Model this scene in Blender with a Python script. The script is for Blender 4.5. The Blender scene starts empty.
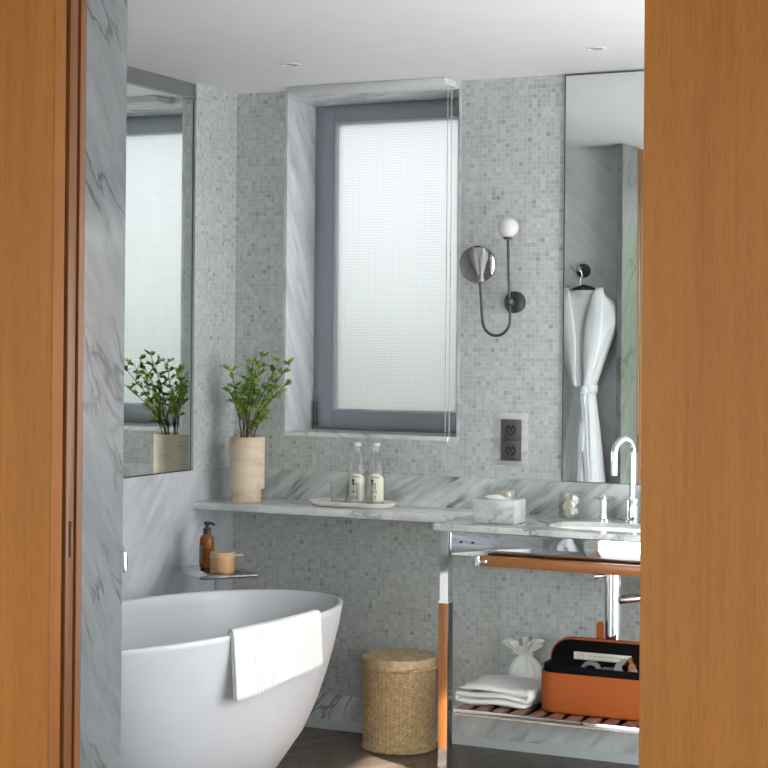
import bpy, bmesh, math, random
from math import sin, cos, pi, radians, sqrt
from mathutils import Vector, Matrix

random.seed(11)
SC = bpy.context.scene
COL = SC.collection

# ------------------------------------------------------------------ materials
def new_mat(name):
    m = bpy.data.materials.new(name)
    m.use_nodes = True
    nt = m.node_tree
    b = nt.nodes['Principled BSDF']
    return m, nt, b

def N(nt, typ, **kw):
    n = nt.nodes.new(typ)
    for k, v in kw.items():
        if k.startswith('_'):
            setattr(n, k[1:], v)
        else:
            key = k.replace('__', ' ')
            n.inputs[key].default_value = v
    return n

def L(nt, a, b):
    nt.links.new(a, b)

def ramp(nt, fac, stops, interp='LINEAR'):
    r = nt.nodes.new('ShaderNodeValToRGB')
    r.color_ramp.interpolation = interp
    el = r.color_ramp.elements
    while len(el) < len(stops):
        el.new(0.5)
    for e, (p, c) in zip(el, stops):
        e.position = p
        e.color = (c[0], c[1], c[2], 1) if hasattr(c, '__len__') else (c, c, c, 1)
    L(nt, fac, r.inputs[0])
    return r.outputs[0]

def mixc(nt, fac, a, b, mode='MIX'):
    m = nt.nodes.new('ShaderNodeMix')
    m.data_type = 'RGBA'
    m.blend_type = mode
    for s, v in ((m.inputs[0], fac), (m.inputs[6], a), (m.inputs[7], b)):
        if hasattr(v, 'is_output') or hasattr(v, 'links'):
            L(nt, v, s)
        elif hasattr(v, '__len__'):
            s.default_value = (v[0], v[1], v[2], 1)
        else:
            s.default_value = v
    return m.outputs[2]

def math_(nt, op, a, b=None):
    m = nt.nodes.new('ShaderNodeMath')
    m.operation = op
    for s, v in ((m.inputs[0], a), (m.inputs[1], b)):
        if v is None:
            continue
        if hasattr(v, 'links'):
            L(nt, v, s)
        else:
            s.default_value = v
    return m.outputs[0]

def objco(nt):
    return nt.nodes.new('ShaderNodeTexCoord').outputs['Object']

def mapped(nt, src, rot=(0, 0, 0), scale=(1, 1, 1), loc=(0, 0, 0)):
    a = nt.nodes.new('ShaderNodeMapping')
    a.inputs['Rotation'].default_value = rot
    L(nt, src, a.inputs['Vector'])
    b = nt.nodes.new('ShaderNodeMapping')
    b.inputs['Scale'].default_value = scale
    b.inputs['Location'].default_value = loc
    L(nt, a.outputs[0], b.inputs['Vector'])
    return b.outputs[0]

def noise(nt, vec, scale, detail=4, rough=.5, dist=0.):
    n = nt.nodes.new('ShaderNodeTexNoise')
    n.inputs['Scale'].default_value = scale
    n.inputs['Detail'].default_value = detail
    n.inputs['Roughness'].default_value = rough
    n.inputs['Distortion'].default_value = dist
    L(nt, vec, n.inputs['Vector'])
    return n.outputs['Fac']

def bump(nt, b, h, strength=.3, dist=.002):
    n = nt.nodes.new('ShaderNodeBump')
    n.inputs['Strength'].default_value = strength
    n.inputs['Distance'].default_value = dist
    L(nt, h, n.inputs['Height'])
    L(nt, n.outputs[0], b.inputs['Normal'])

def plain(name, col, rough=.5, metal=0., spec=.5, coat=0.):
    m, nt, b = new_mat(name)
    b.inputs['Base Color'].default_value = (*col, 1)
    b.inputs['Roughness'].default_value = rough
    b.inputs['Metallic'].default_value = metal
    b.inputs['Specular IOR Level'].default_value = spec
    if coat:
        b.inputs['Coat Weight'].default_value = coat
    # a trace of surface unevenness keeps large areas from looking synthetic
    n = noise(nt, objco(nt), 9, 3)
    c = mixc(nt, n, [x * .95 for x in col], [min(1, x * 1.04) for x in col])
    L(nt, c, b.inputs['Base Color'])
    return m

def marble(name, rot, base, band, vein, stretch=.22, sc=9., vw=.035, vamt=.8, rough=.25, bandlo=.38, bandhi=.72, loc=(0, 0, 0)):
    """rot turns the vein direction onto the x axis; the pattern is stretched along it"""
    m, nt, b = new_mat(name)
    co = objco(nt)
    w = noise(nt, co, 2.2, 3)
    wv = nt.nodes.new('ShaderNodeVectorMath'); wv.operation = 'SCALE'
    nc = nt.nodes.new('ShaderNodeTexNoise'); nc.inputs['Scale'].default_value = 3.; nc.inputs['Detail'].default_value = 3
    L(nt, co, nc.inputs['Vector'])
    L(nt, nc.outputs['Color'], wv.inputs[0]); wv.inputs['Scale'].default_value = .07
    ad = nt.nodes.new('ShaderNodeVectorMath'); ad.operation = 'ADD'
    L(nt, co, ad.inputs[0]); L(nt, wv.outputs[0], ad.inputs[1])
    v = mapped(nt, ad.outputs[0], rot, (stretch, 1, 1) if abs(rot[1]) > 0 or abs(rot[2]) > 0 else (1, stretch, 1), loc)
    f1 = noise(nt, v, sc, 6, .6, .3)
    c1 = ramp(nt, f1, [(bandlo, base), (bandhi, band)])
    f2 = noise(nt, v, sc * .55, 5, .55, .4)
    d = math_(nt, 'ABSOLUTE', math_(nt, 'SUBTRACT', f2, .5))
    vm = ramp(nt, d, [(0, 1.), (vw, 0.)])
    brk = ramp(nt, noise(nt, co, 4.5, 2), [(.42, 0.), (.62, vamt)])
    vm2 = math_(nt, 'MULTIPLY', vm, brk)
    c2 = mixc(nt, vm2, c1, vein)
    fine = noise(nt, v, sc * 5, 4, .6)
    c3 = mixc(nt, .25, c2, ramp(nt, fine, [(.3, (.72, .72, .72)), (.6, (1, 1, 1))]), 'MULTIPLY')
    L(nt, c3, b.inputs['Base Color'])
    b.inputs['Roughness'].default_value = rough
    b.inputs['Specular IOR Level'].default_value = .5
    return m

def mosaic(name, plane, pitch=.0176):
    m, nt, b = new_mat(name)
    sp = nt.nodes.new('ShaderNodeSeparateXYZ'); L(nt, objco(nt), sp.inputs[0])
    U = sp.outputs['X'] if plane == 'xz' else sp.outputs['Y']
    V = sp.outputs['Z']
    cell = []; fr = []
    for s in (U, V):
        q = math_(nt, 'DIVIDE', s, pitch)
        cell.append(math_(nt, 'FLOOR', q)); fr.append(math_(nt, 'FRACT', q))
    cc = nt.nodes.new('ShaderNodeCombineXYZ')
    L(nt, cell[0], cc.inputs[0]); L(nt, cell[1], cc.inputs[1])
    wn = nt.nodes.new('ShaderNodeTexWhiteNoise'); wn.noise_dimensions = '2D'
    L(nt, cc.outputs[0], wn.inputs['Vector'])
    tone = ramp(nt, wn.outputs['Value'], [(0, (.34, .365, .365)), (.03, (.42, .45, .45)), (.12, (.485, .515, .512)), (.6, (.54, .57, .565)), (1, (.62, .645, .64))])
    cl = noise(nt, cc.outputs[0], .09, 3)
    tone = mixc(nt, .5, tone, ramp(nt, cl, [(.35, (.86, .86, .86)), (.62, (1, 1, 1))]), 'MULTIPLY')
    sm = noise(nt, objco(nt), 70, 4, .6)
    tone = mixc(nt, .5, tone, ramp(nt, sm, [(.32, (.7, .71, .71)), (.6, (1, 1, 1))]), 'MULTIPLY')
    g = .055
    edge = None
    for f in fr:
        lo = math_(nt, 'LESS_THAN', f, g); hi = math_(nt, 'GREATER_THAN', f, 1 - g)
        e = math_(nt, 'MAXIMUM', lo, hi)
        edge = e if edge is None else math_(nt, 'MAXIMUM', edge, e)
    c = mixc(nt, edge, tone, (.58, .60, .595))
    L(nt, c, b.inputs['Base Color'])
    L(nt, mixc(nt, edge, (.42, .42, .42), (.8, .8, .8)), b.inputs['Roughness'])
    bump(nt, b, math_(nt, 'SUBTRACT', 1., edge), .25, .001)
    return m

def wood(name, axis='z', dark=(.19, .075, .022), light=(.40, .175, .052), rough=.42, s=1., spec=.4):
    m, nt, b = new_mat(name)
    co = objco(nt)
    a, l = 26 * s, .9 * s
    sc = {'z': (a, a, l), 'x': (l, a, a), 'y': (a, l, a)}[axis]
    v = mapped(nt, co, (0, 0, 0), sc)
    wv = nt.nodes.new('ShaderNodeVectorMath'); wv.operation = 'ADD'
    n0 = nt.nodes.new('ShaderNodeTexNoise'); n0.inputs['Scale'].default_value = 2.5; L(nt, co, n0.inputs['Vector'])
    L(nt, v, wv.inputs[0]); L(nt, n0.outputs['Color'], wv.inputs[1])
    f = noise(nt, wv.outputs[0], 1., 5, .62, .2)
    big = noise(nt, mapped(nt, co, (0, 0, 0), tuple(x * .22 for x in sc)), 1., 3)
    pore = noise(nt, mapped(nt, co, (0, 0, 0), tuple(x * (5 if x > 5 else 9) for x in sc)), 1., 2)
    c = ramp(nt, f, [(.25, dark), (.7, light)])
    c = mixc(nt, .4, c, ramp(nt, big, [(.3, tuple(x * 1.1 for x in dark)), (.7, light)]))
    c = mixc(nt, .24, c, ramp(nt, pore, [(.36, (.55, .5, .45)), (.5, (1, 1, 1))]), 'MULTIPLY')
    L(nt, c, b.inputs['Base Color'])
    b.inputs['Roughness'].default_value = rough
    b.inputs['Specular IOR Level'].default_value = spec
    bump(nt, b, pore, .05, .0005)
    return m

def thin_glass(name, tint=(.93, .96, .95), gloss=.0, refl=1.):
    m, nt, b = new_mat(name)
    nt.nodes.remove(b)
    out = nt.nodes['Material Output']
    t = N(nt, 'ShaderNodeBsdfTransparent'); t.inputs[0].default_value = (*tint, 1)
    g = N(nt, 'ShaderNodeBsdfGlossy'); g.inputs['Roughness'].default_value = gloss
    lw = N(nt, 'ShaderNodeLayerWeight'); lw.inputs[0].default_value = .5
    fac = math_(nt, 'ADD', math_(nt, 'MULTIPLY', math_(nt, 'POWER', lw.outputs['Facing'], 2.0), .85), .05)
    mx = nt.nodes.new('ShaderNodeMixShader')
    L(nt, math_(nt, 'MINIMUM', math_(nt, 'MULTIPLY', fac, refl), 1.), mx.inputs[0])
    L(nt, t.outputs[0], mx.inputs[1]); L(nt, g.outputs[0], mx.inputs[2])
    L(nt, mx.outputs[0], out.inputs[0])
    return m

def floor_mat():
    """brown oak laid in chevrons"""
    m, nt, b = new_mat('floor_oak')
    co = objco(nt)
    sp = nt.nodes.new('ShaderNodeSeparateXYZ'); L(nt, co, sp.inputs[0])
    W, P = .38, .085
    q = math_(nt, 'DIVIDE', sp.outputs['X'], W)
    col = math_(nt, 'FLOOR', q)
    fr = math_(nt, 'FRACT', q)
    tri = math_(nt, 'MULTIPLY', math_(nt, 'ABSOLUTE', math_(nt, 'SUBTRACT', fr, .5)), W * 2)
    v = math_(nt, 'DIVIDE', math_(nt, 'ADD', sp.outputs['Y'], tri), P)
    row = math_(nt, 'FLOOR', v); vf = math_(nt, 'FRACT', v)
    half = math_(nt, 'GREATER_THAN', fr, .5)
    cc = nt.nodes.new('ShaderNodeCombineXYZ')
    L(nt, math_(nt, 'ADD', math_(nt, 'MULTIPLY', col, 2.), half), cc.inputs[0]); L(nt, row, cc.inputs[1])
    wn = nt.nodes.new('ShaderNodeTexWhiteNoise'); wn.noise_dimensions = '2D'; L(nt, cc.outputs[0], wn.inputs['Vector'])
    c = ramp(nt, wn.outputs['Value'], [(0, (.105, .078, .060)), (.5, (.155, .117, .092)), (1, (.21, .16, .127))])
    gr = nt.nodes.new('ShaderNodeCombineXYZ'); L(nt, math_(nt, 'MULTIPLY', v, 6.), gr.inputs[1]); L(nt, math_(nt, 'MULTIPLY', sp.outputs['X'], 5.), gr.inputs[0])
    g = noise(nt, gr.outputs[0], 1.5, 4)
    c = mixc(nt, .5, c, ramp(nt, g, [(.3, (.6, .6, .6)), (.65, (1.1, 1.1, 1.1))]), 'MULTIPLY')
    gap = math_(nt, 'MAXIMUM', math_(nt, 'LESS_THAN', vf, .03), math_(nt, 'LESS_THAN', math_(nt, 'ABSOLUTE', math_(nt, 'SUBTRACT', fr, .5)), .004))
    c = mixc(nt, gap, c, (.03, .022, .017))
    L(nt, c, b.inputs['Base Color'])
    b.inputs['Roughness'].default_value = .38
    return m

M = {}
M['mosaic_back'] = mosaic('mosaic_tiles_back', 'xz')
M['mosaic_side'] = mosaic('mosaic_tiles_side', 'yz')
M['ceiling'] = plain('ceiling_paint', (.80, .81, .81), .8)
M['white_paint'] = plain('white_paint', (.82, .83, .82), .5)
M['floor'] = floor_mat()
grey_white = (.62, .645, .65)
M['marble_left'] = marble('marble_left_wall', (-radians(48), 0, 0), (.62, .66, .69), (.40, .44, .48), (.30, .33, .37), stretch=.25, sc=7, vamt=.35, rough=.22)
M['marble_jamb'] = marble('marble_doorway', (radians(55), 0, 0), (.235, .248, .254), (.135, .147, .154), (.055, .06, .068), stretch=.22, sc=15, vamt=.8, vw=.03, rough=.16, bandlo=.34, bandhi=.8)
M['marble_inner'] = marble('marble_inner_wall', (0, -radians(42) + pi / 2 * 2, 0), (.86, .88, .88), (.66, .69, .695), (.50, .53, .54), stretch=.2, sc=8, vamt=.4, rough=.25)
M['marble_reveal'] = marble('marble_window_lining', (radians(58), 0, 0), (.74, .75, .77), (.46, .49, .52), (.30, .33, .36), stretch=.14, sc=13, vamt=.6, rough=.3)
M['marble_splash'] = marble('marble_splashback', (0, radians(38), 0), (.74, .765, .77), (.33, .365, .37), (.045, .055, .065), stretch=.11, sc=15, vw=.05, vamt=1., bandlo=.42, bandhi=.68, rough=.25, loc=(1.3, .2, .7))
M['marble_skirt'] = marble('marble_skirting', (0, radians(50), 0), (.86, .87, .87), (.50, .53, .54), (.13, .15, .16), stretch=.25, sc=15, vw=.03, vamt=.8, rough=.25)
M['marble_ledge'] = marble('marble_ledge', (0, 0, radians(30)), (.88, .895, .895), (.62, .65, .66), (.24, .27, .29), stretch=.3, sc=13, vamt=.6, rough=.2)
M['marble_counter'] = marble('marble_counter', (0, radians(30), radians(40)), (.68, .70, .69), (.44, .46, .46), (.13, .14, .14), stretch=.3, sc=14, vw=.045, vamt=.9, rough=.14)
M['marble_box'] = marble('marble_box', (0, radians(15), 0), (.62, .645, .64), (.42, .45, .45), (.25, .28, .29), stretch=.35, sc=22, vamt=.7, rough=.3)
M['wood_panel'] = wood('wood_panel', 'z', (.25, .087, .013), (.335, .129, .0225), .5, 2.4, .18)
M['wood_edge'] = wood('wood_edge', 'z', (.26, .088, .014), (.34, .125, .026), .5, 1., .2)
M['wood_frame'] = wood('wood_frame', 'z', (.15, .052, .014), (.25, .092, .026), .4)
M['wood_bar'] = wood('wood_bar', 'x', (.22, .075, .02), (.44, .17, .045), .3, 1.4)
M['wood_leg'] = wood('wood_leg', 'z', (.28, .10, .026), (.44, .185, .055), .3, 1.4)
M['wood_slat'] = wood('wood_slat', 'y', (.13, .058, .038), (.25, .125, .085), .35, 1.4)
M['wood_pale'] = wood('wood_pale', 'x', (.52, .33, .18), (.68, .47, .28), .5, 2.)
M['chrome'] = plain('chrome', (.80, .81, .82), .06, 1.)
M['steel_polish'] = plain('polished_steel', (.72, .735, .74), .04, 1.)
M['dark_metal'] = plain('dark_metal', (.065, .07, .075), .35, .6)
M['frame_grey'] = plain('window_frame_grey', (.30, .325, .375), .45, .2)
M['bead'] = plain('glazing_bead', (.46, .48, .53), .4, .2)
M['gunmetal'] = plain('gunmetal', (.10, .105, .115), .3, .8)
M['gap_shade'] = plain('painted_gap_shade', (.02, .015, .012), .8)  # near-black colour painted for the shade in the door pocket and finger pull
M['mirror'] = plain('mirror_glass', (.88, .925, .905), .0, 1.)
M['mirror_round'] = plain('vanity_mirror_glass', (.62, .60, .60), .02, 1.)
M['mirror_edge'] = plain('mirror_edge', (.10, .11, .11), .3, .6)
M['tub'] = plain('tub_solid_surface', (.60, .61, .63), .32)
M['ceramic'] = plain('white_ceramic', (.82, .82, .81), .12, 0, .5, .3)
M['tray'] = plain('tray_stoneware', (.86, .81, .78), .45)
M['globe'] = plain('opal_glass', (.72, .72, .71), .25)
M['black_velvet'] = plain('black_lining', (.004, .004, .005), .8, 0, .08)
M['orange_leather'] = plain('orange_leather', (.36, .080, .013), .65, 0, .25)
M['cream'] = plain('cream_card', (.70, .66, .55), .6)
M['ink'] = plain('dark_ink', (.05, .055, .04), .6)
M['ink_soft'] = plain('grey_ink', (.42, .39, .31), .6)
M['label'] = plain('bottle_label', (.84, .835, .70), .6)
M['copper'] = plain('copper', (.75, .30, .14), .25, 1.)
M['silver_plastic'] = plain('silver_plastic', (.55, .58, .60), .3, .5)
M['grey_plastic'] = plain('grey_plastic', (.16, .16, .17), .4)
M['black_plastic'] = plain('black_plastic', (.018, .019, .022), .35)
M['sock_plate'] = plain('socket_plate', (.095, .085, .085), .4, .3)
M['cotton'] = plain('cotton_wool', (.85, .82, .74), .9)
M['cotton_stick'] = plain('cotton_buds', (.80, .74, .50), .8)
M['tissue'] = plain('tissue_paper', (.92, .92, .91), .9)
M['glass'] = thin_glass('clear_glass', (.965, .975, .97))
M['glass_dark'] = thin_glass('smoked_glass', (.42, .47, .50), .02, 2.2)
M['acrylic'] = thin_glass('acrylic', (.82, .86, .88), .05, 2.)
M['bark'] = plain('bark', (.14, .105, .085), .8)
M['soil'] = plain('soil', (.04, .03, .022), .9)

def fabric(name, col, scale=900, st=.4, rough=.95):
    m, nt, b = new_mat(name)
    co = objco(nt)
    f = noise(nt, co, scale, 2)
    b.inputs['Base Color'].default_value = (*col, 1)
    b.inputs['Roughness'].default_value = rough
    b.inputs['Sheen Weight'].default_value = .25
    bump(nt, b, f, st, .002)
    return m
M['towel'] = fabric('white_towel', (.74, .74, .73), 600)
M['robe'] = fabric('white_robe', (.88, .90, .92), 500)
M['pouch'] = fabric('white_cotton', (.80, .80, .78), 700)

def travertine():
    m, nt, b = new_mat('travertine')
    v = mapped(nt, objco(nt), (.12, .06, 0), (4, 4, 40))
    f = noise(nt, v, 1.2, 5, .6, .6)
    c = ramp(nt, f, [(.25, (.60, .46, .32)), (.45, (.75, .62, .46)), (.7, (.81, .70, .54))])
    v2 = mapped(nt, objco(nt), (.1, .05, 0), (6, 6, 22), (0, 0, .4))
    d = math_(nt, 'ABSOLUTE', math_(nt, 'SUBTRACT', noise(nt, v2, .6, 3, .5, .8), .5))
    vm = math_(nt, 'MULTIPLY', ramp(nt, d, [(0, .5), (.02, 0.)]), ramp(nt, noise(nt, objco(nt), 14, 2), [(.56, 0.), (.66, 1.)]))
    c = mixc(nt, vm, c, (.36, .23, .13))
    L(nt, c, b.inputs['Base Color'])
    b.inputs['Roughness'].default_value = .55
    return m
M['travertine'] = travertine()

def leafmat(name, a, bcol, c3):
    m, nt, b = new_mat(name)
    f = noise(nt, objco(nt), 16, 2)
    c = ramp(nt, f, [(.35, a), (.55, bcol), (.72, c3)])
    L(nt, c, b.inputs['Base Color'])
    b.inputs['Roughness'].default_value = .45
    tr = N(nt, 'ShaderNodeBsdfTranslucent'); L(nt, c, tr.inputs[0])
    mx = nt.nodes.new('ShaderNodeMixShader'); mx.inputs[0].default_value = .5
    out = nt.nodes['Material Output']
    L(nt, b.outputs[0], mx.inputs[1]); L(nt, tr.outputs[0], mx.inputs[2]); L(nt, mx.outputs[0], out.inputs[0])
    return m
M['leaf'] = leafmat('plant_leaves', (.19, .38, .06), (.36, .58, .10), (.74, .72, .20))
M['hedge'] = leafmat('hedge_leaves', (.10, .22, .02), (.26, .36, .03), (.55, .48, .05))

def wicker():
    m, nt, b = new_mat('wicker')
    f = noise(nt, objco(nt), 55, 3)
    c = ramp(nt, f, [(.3, (.50, .345, .19)), (.7, (.80, .61, .38))])
    L(nt, c, b.inputs['Base Color'])
    b.inputs['Roughness'].default_value = .6
    return m
M['wicker'] = wicker()

def amber():
    m, nt, b = new_mat('amber_glass')
    b.inputs['Base Color'].default_value = (.30, .085, .015, 1)
    b.inputs['Roughness'].default_value = .08
    b.inputs['Transmission Weight'].default_value = .35
    b.inputs['IOR'].default_value = 1.35
    n = noise(nt, objco(nt), 20, 2)
    L(nt, ramp(nt, n, [(.3, (.20, .055, .01)), (.7, (.42, .13, .025))]), b.inputs['Base Color'])
    return m
M['amber'] = amber()
M['amber_pale'] = plain('amber_wax_glass', (.62, .36, .17), .25)
M['brown_label'] = plain('brown_label', (.20, .13, .11), .6)

def frosted(name='frosted_pane', k=1.):
    """wired, frosted window pane: passes daylight on, scattered, with a fine square mesh in it"""
    m, nt, b = new_mat(name)
    nt.nodes.remove(b)
    out = nt.nodes['Material Output']
    sp = nt.nodes.new('ShaderNodeSeparateXYZ'); L(nt, objco(nt), sp.inputs[0])
    p = .0105
    e = None
    for s in (sp.outputs['X'], sp.outputs['Z']):
        f = math_(nt, 'FRACT', math_(nt, 'DIVIDE', s, p))
        l = math_(nt, 'LESS_THAN', f, .26)
        e = l if e is None else math_(nt, 'MAXIMUM', e, l)
    t = N(nt, 'ShaderNodeBsdfTranslucent')
    L(nt, mixc(nt, e, (k, .975 * k, .945 * k), (.82 * k, .80 * k, .775 * k)), t.inputs[0])
    g = N(nt, 'ShaderNodeBsdfGlossy'); g.inputs['Roughness'].default_value = .25
    mx = nt.nodes.new('ShaderNodeMixShader'); mx.inputs[0].default_value = .04
    L(nt, t.outputs[0], mx.inputs[1]); L(nt, g.outputs[0], mx.inputs[2]); L(nt, mx.outputs[0], out.inputs[0])
    return m
M['frosted'] = frosted('frosted_pane', .42)
M['frosted_fill'] = frosted('frosted_fill_pane', .72)

# ------------------------------------------------------------------ mesh builder
class B:
    def __init__(s):
        s.bm = bmesh.new()
    def box(s, x0, y0, z0, x1, y1, z1, bev=0., seg=2, rz=0., piv=None):
        r = bmesh.ops.create_cube(s.bm, size=1.)
        vs = r['verts']
        for v in vs:
            v.co = Vector(((x0 + x1) / 2 + v.co.x * (x1 - x0), (y0 + y1) / 2 + v.co.y * (y1 - y0), (z0 + z1) / 2 + v.co.z * (z1 - z0)))
        if rz:
            p = Vector(piv or ((x0 + x1) / 2, (y0 + y1) / 2, 0))
            R = Matrix.Rotation(rz, 3, 'Z')
            for v in vs:
                v.co = R @ (v.co - p) + p
        if bev:
            es = list({e for v in vs for e in v.link_edges})
            bmesh.ops.bevel(s.bm, geom=es, offset=bev, segments=seg, affect='EDGES', profile=.5)
        return s
    def loft(s, rings, closed=True, cap0=True, cap1=True):
        rv = [[s.bm.verts.new(p) for p in r] for r in rings]
        n = len(rv[0])
        for a, b in zip(rv, rv[1:]):
            for i in range(n if closed else n - 1):
                j = (i + 1) % n
                try:
                    s.bm.faces.new((a[i], a[j], b[j], b[i]))
                except ValueError:
                    pass
        if closed and cap0:
            s.bm.faces.new(list(reversed(rv[0])))
        if closed and cap1:
            s.bm.faces.new(rv[-1])
        return s
    def lathe(s, prof, c=(0, 0, 0), n=48, cap0=False, cap1=False):
        rings = [[(c[0] + r * cos(2 * pi * i / n), c[1] + r * sin(2 * pi * i / n), c[2] + z) for i in range(n)] for r, z in prof]
        return s.loft(rings, True, cap0, cap1)
    def tube(s, pts, r, n=12, caps=True):
        pts = [Vector(p) for p in pts]
        rr = r if hasattr(r, '__len__') else [r] * len(pts)
        rings = []
        up = None
        for i, p in enumerate(pts):
            d = (pts[min(i + 1, len(pts) - 1)] - pts[max(i - 1, 0)]).normalized()
            if up is None:
                up = Vector((0, 0, 1)) if abs(d.z) < .9 else Vector((1, 0, 0))
            a = d.cross(up).normalized()
            up = a.cross(d).normalized()
            rings.append([p + (a * cos(2 * pi * k / n) + up * sin(2 * pi * k / n)) * rr[i] for k in range(n)])
        return s.loft(rings, True, caps, caps)
    def disc(s, c, nrm, r, t, n=40, bulge=0.):
        """a round plate of thickness t centred on c facing nrm"""
        c = Vector(c); d = Vector(nrm).normalized()
        s.tube([c - d * t / 2, c + d * t / 2], r, n)
        return s
    def sphere(s, c, r, sx=1, sy=1, sz=1, u=32, v=20):
        res = bmesh.ops.create_uvsphere(s.bm, u_segments=u, v_segments=v, radius=r)
        for w in res['verts']:
            w.co = Vector((c[0] + w.co.x * sx, c[1] + w.co.y * sy, c[2] + w.co.z * sz))
        return s
    def grid(s, P, thick=None):
        """P[i][j] points -> open sheet"""
        V = [[s.bm.verts.new(p) for p in row] for row in P]
        for i in range(len(V) - 1):
            for j in range(len(V[0]) - 1):
                s.bm.faces.new((V[i][j], V[i + 1][j], V[i + 1][j + 1], V[i][j + 1]))
        return s
    def build(s, name, mat, parent=None, smooth=None, ang=35, solid=0., soff=0.):
        off = Vector((0, 0, 0))
        q = parent
        while q is not None:
            off += Vector(q.location); q = q.parent
        bmesh.ops.recalc_face_normals(s.bm, faces=s.bm.faces[:])
        ctr = Vector((0, 0, 0))
        for v in s.bm.verts:
            v.co -= off
        me = bpy.data.meshes.new(name)
        if smooth is not False:
            for f in s.bm.faces:
                f.smooth = True
        s.bm.to_mesh(me); s.bm.free()
        if smooth is not False:
            me.set_sharp_from_angle(angle=radians(ang))
        me.materials.append(mat)
        o = bpy.data.objects.new(name, me)
        COL.objects.link(o)
        if parent is not None:
            o.parent = parent
        if solid:
            md = o.modifiers.new('thickness', 'SOLIDIFY'); md.thickness = solid; md.offset = soff
        return o

def thing(name, label, cat, loc, group=None):
    o = bpy.data.objects.new(name, None)
    o.empty_display_size = .05
    COL.objects.link(o); o.location = loc
    tag(o, label, cat, group)
    return o
def tag(o, label=None, cat=None, group=None, kind=None):
    if label: o['label'] = label
    if cat: o['category'] = cat
    if group: o['group'] = group
    if kind: o['kind'] = kind
    return o
def struct(name, b, mat, label=None, **k):
    o = b.build(name, mat, None, **k)
    tag(o, label, None, None, 'structure')
    return o
def copy_tree(o, parent=None):
    c = o.copy(); COL.objects.link(c); c.parent = parent
    for ch in [x for x in bpy.data.objects if x.parent == o]:
        copy_tree(ch, c)
    return c

def rrect(cx, cy, hx, hy, r, n=10):
    pts = []
    for (sx, sy, a0) in ((1, 1, 0), (-1, 1, pi / 2), (-1, -1, pi), (1, -1, 3 * pi / 2)):
        for k in range(n + 1):
            a = a0 + k / n * pi / 2
            pts.append((cx + sx * (hx - r) + r * cos(a), cy + sy * (hy - r) + r * sin(a)))
    return pts

# ------------------------------------------------------------------ dimensions
H = 2.476
YD = -2.17          # bathroom side of the doorway wall
XR = 3.0            # right wall
XJ = .93            # left side of the doorway
XP = 2.424          # edge of the wood panel on the right
WL, WRX, WB = .23, .958, 1.142
ZL = .878           # ledge
ZU = .9935          # top of the splashback

# ------------------------------------------------------------------ setting
b = B(); b.box(-1.6, -7.4, -.10, 5.1, .4, 0)
struct('floor', b, M['floor'], 'dark brown oak floor laid in chevrons')
b = B(); b.box(-1.6, -2.5, H, 3.15, .4, H + .12); b.box(-1.6, -7.4, H, 5.1, -2.5, H + .12)
struct('ceiling', b, M['ceiling'], 'smooth white ceiling')
b = B()
b.box(-.15, 0, 0, WL - .012, .35, H); b.box(WRX + .012, 0, 0, XR + .15, .35, H); b.box(WL - .012, 0, 0, WRX + .012, .35, WB - .015)
struct('wall_back', b, M['mosaic_back'], 'back wall of small pale grey stone mosaic tiles', smooth=False)
b = B(); b.box(-.15, -.307, 1.0, 0, 0, H); b.box(-.15, YD - .2, 1.0, -.025, -.307, H)
struct('wall_left', b, M['mosaic_side'], 'left wall of pale grey stone mosaic above the marble slab', smooth=False)
b = B(); b.box(-.15, YD - .2, 0, 0, 0, 1.0)
struct('wall_left_base', b, M['marble_left'], 'lower left wall clad in veined grey marble', smooth=False)
b = B(); b.box(0, YD - .2, 0, XJ - .03, YD - .115, H)
o = struct('wall_front', b, M['marble_inner'], 'marble clad wall left of the doorway', smooth=False)
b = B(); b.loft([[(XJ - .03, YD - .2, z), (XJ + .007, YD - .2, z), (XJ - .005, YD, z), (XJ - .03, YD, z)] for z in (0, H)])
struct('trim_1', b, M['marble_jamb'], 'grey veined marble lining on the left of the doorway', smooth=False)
b = B(); b.box(XP + .06, YD - .2, 0, XR, YD, H)
struct('wall_front_side', b, M['marble_inner'], 'marble clad wall right of the doorway', smooth=False)
# right wall: broad frosted glazing added to brighten the room, one clear light
gy0, gy1, gz0, gz1 = -2.12, -.12, .12, 2.12
wy0, wy1, wz0, wz1 = -2.05, -1.45, .92, 1.95
b = B()
b.box(XR, YD - .2, 0, XR + .15, gy0, H); b.box(XR, gy1, 0, XR + .15, 0, H)
b.box(XR, gy0, 0, XR + .15, gy1, gz0); b.box(XR, gy0, gz1, XR + .15, gy1, H)
struct('wall_right', b, M['mosaic_side'], 'right wall of pale grey mosaic', smooth=False)
# window lining of the back wall
b = B()
b.box(WL - .012, -.001, WB - .015, WL, .35, H); b.box(WRX, -.001, WB - .015, WRX + .012, .35, H)
struct('trim_2', b, M['marble_reveal'], 'veined white marble lining the window sides', smooth=False)
b = B(); b.box(WL, -.003, WB - .015, WRX, .35, WB); b.box(WL, 0, H - .03, WRX, .35, H)
struct('trim_3', b, M['marble_ledge'], 'pale marble window sill and head', smooth=False)
# splashback, skirtings
b = B(); b.box(0, -.012, ZL - .03, XR, 0, ZU, .001)
struct('trim_4', b, M['marble_splash'], 'marble splashback with dark diagonal veins', smooth=False)
b = B(); b.box(0, -.012, .035, XR, 0, .135, .001)
struct('baseboard_back', b, M['marble_skirt'], 'veined marble skirting', smooth=False)
b = B(); b.box(0, -.016, 0, XR, 0, .035, .001)
struct('trim_5', b, plain('skirting_strip', (.66, .69, .70), .5), 'pale strip under the marble skirting', smooth=False)

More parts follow.
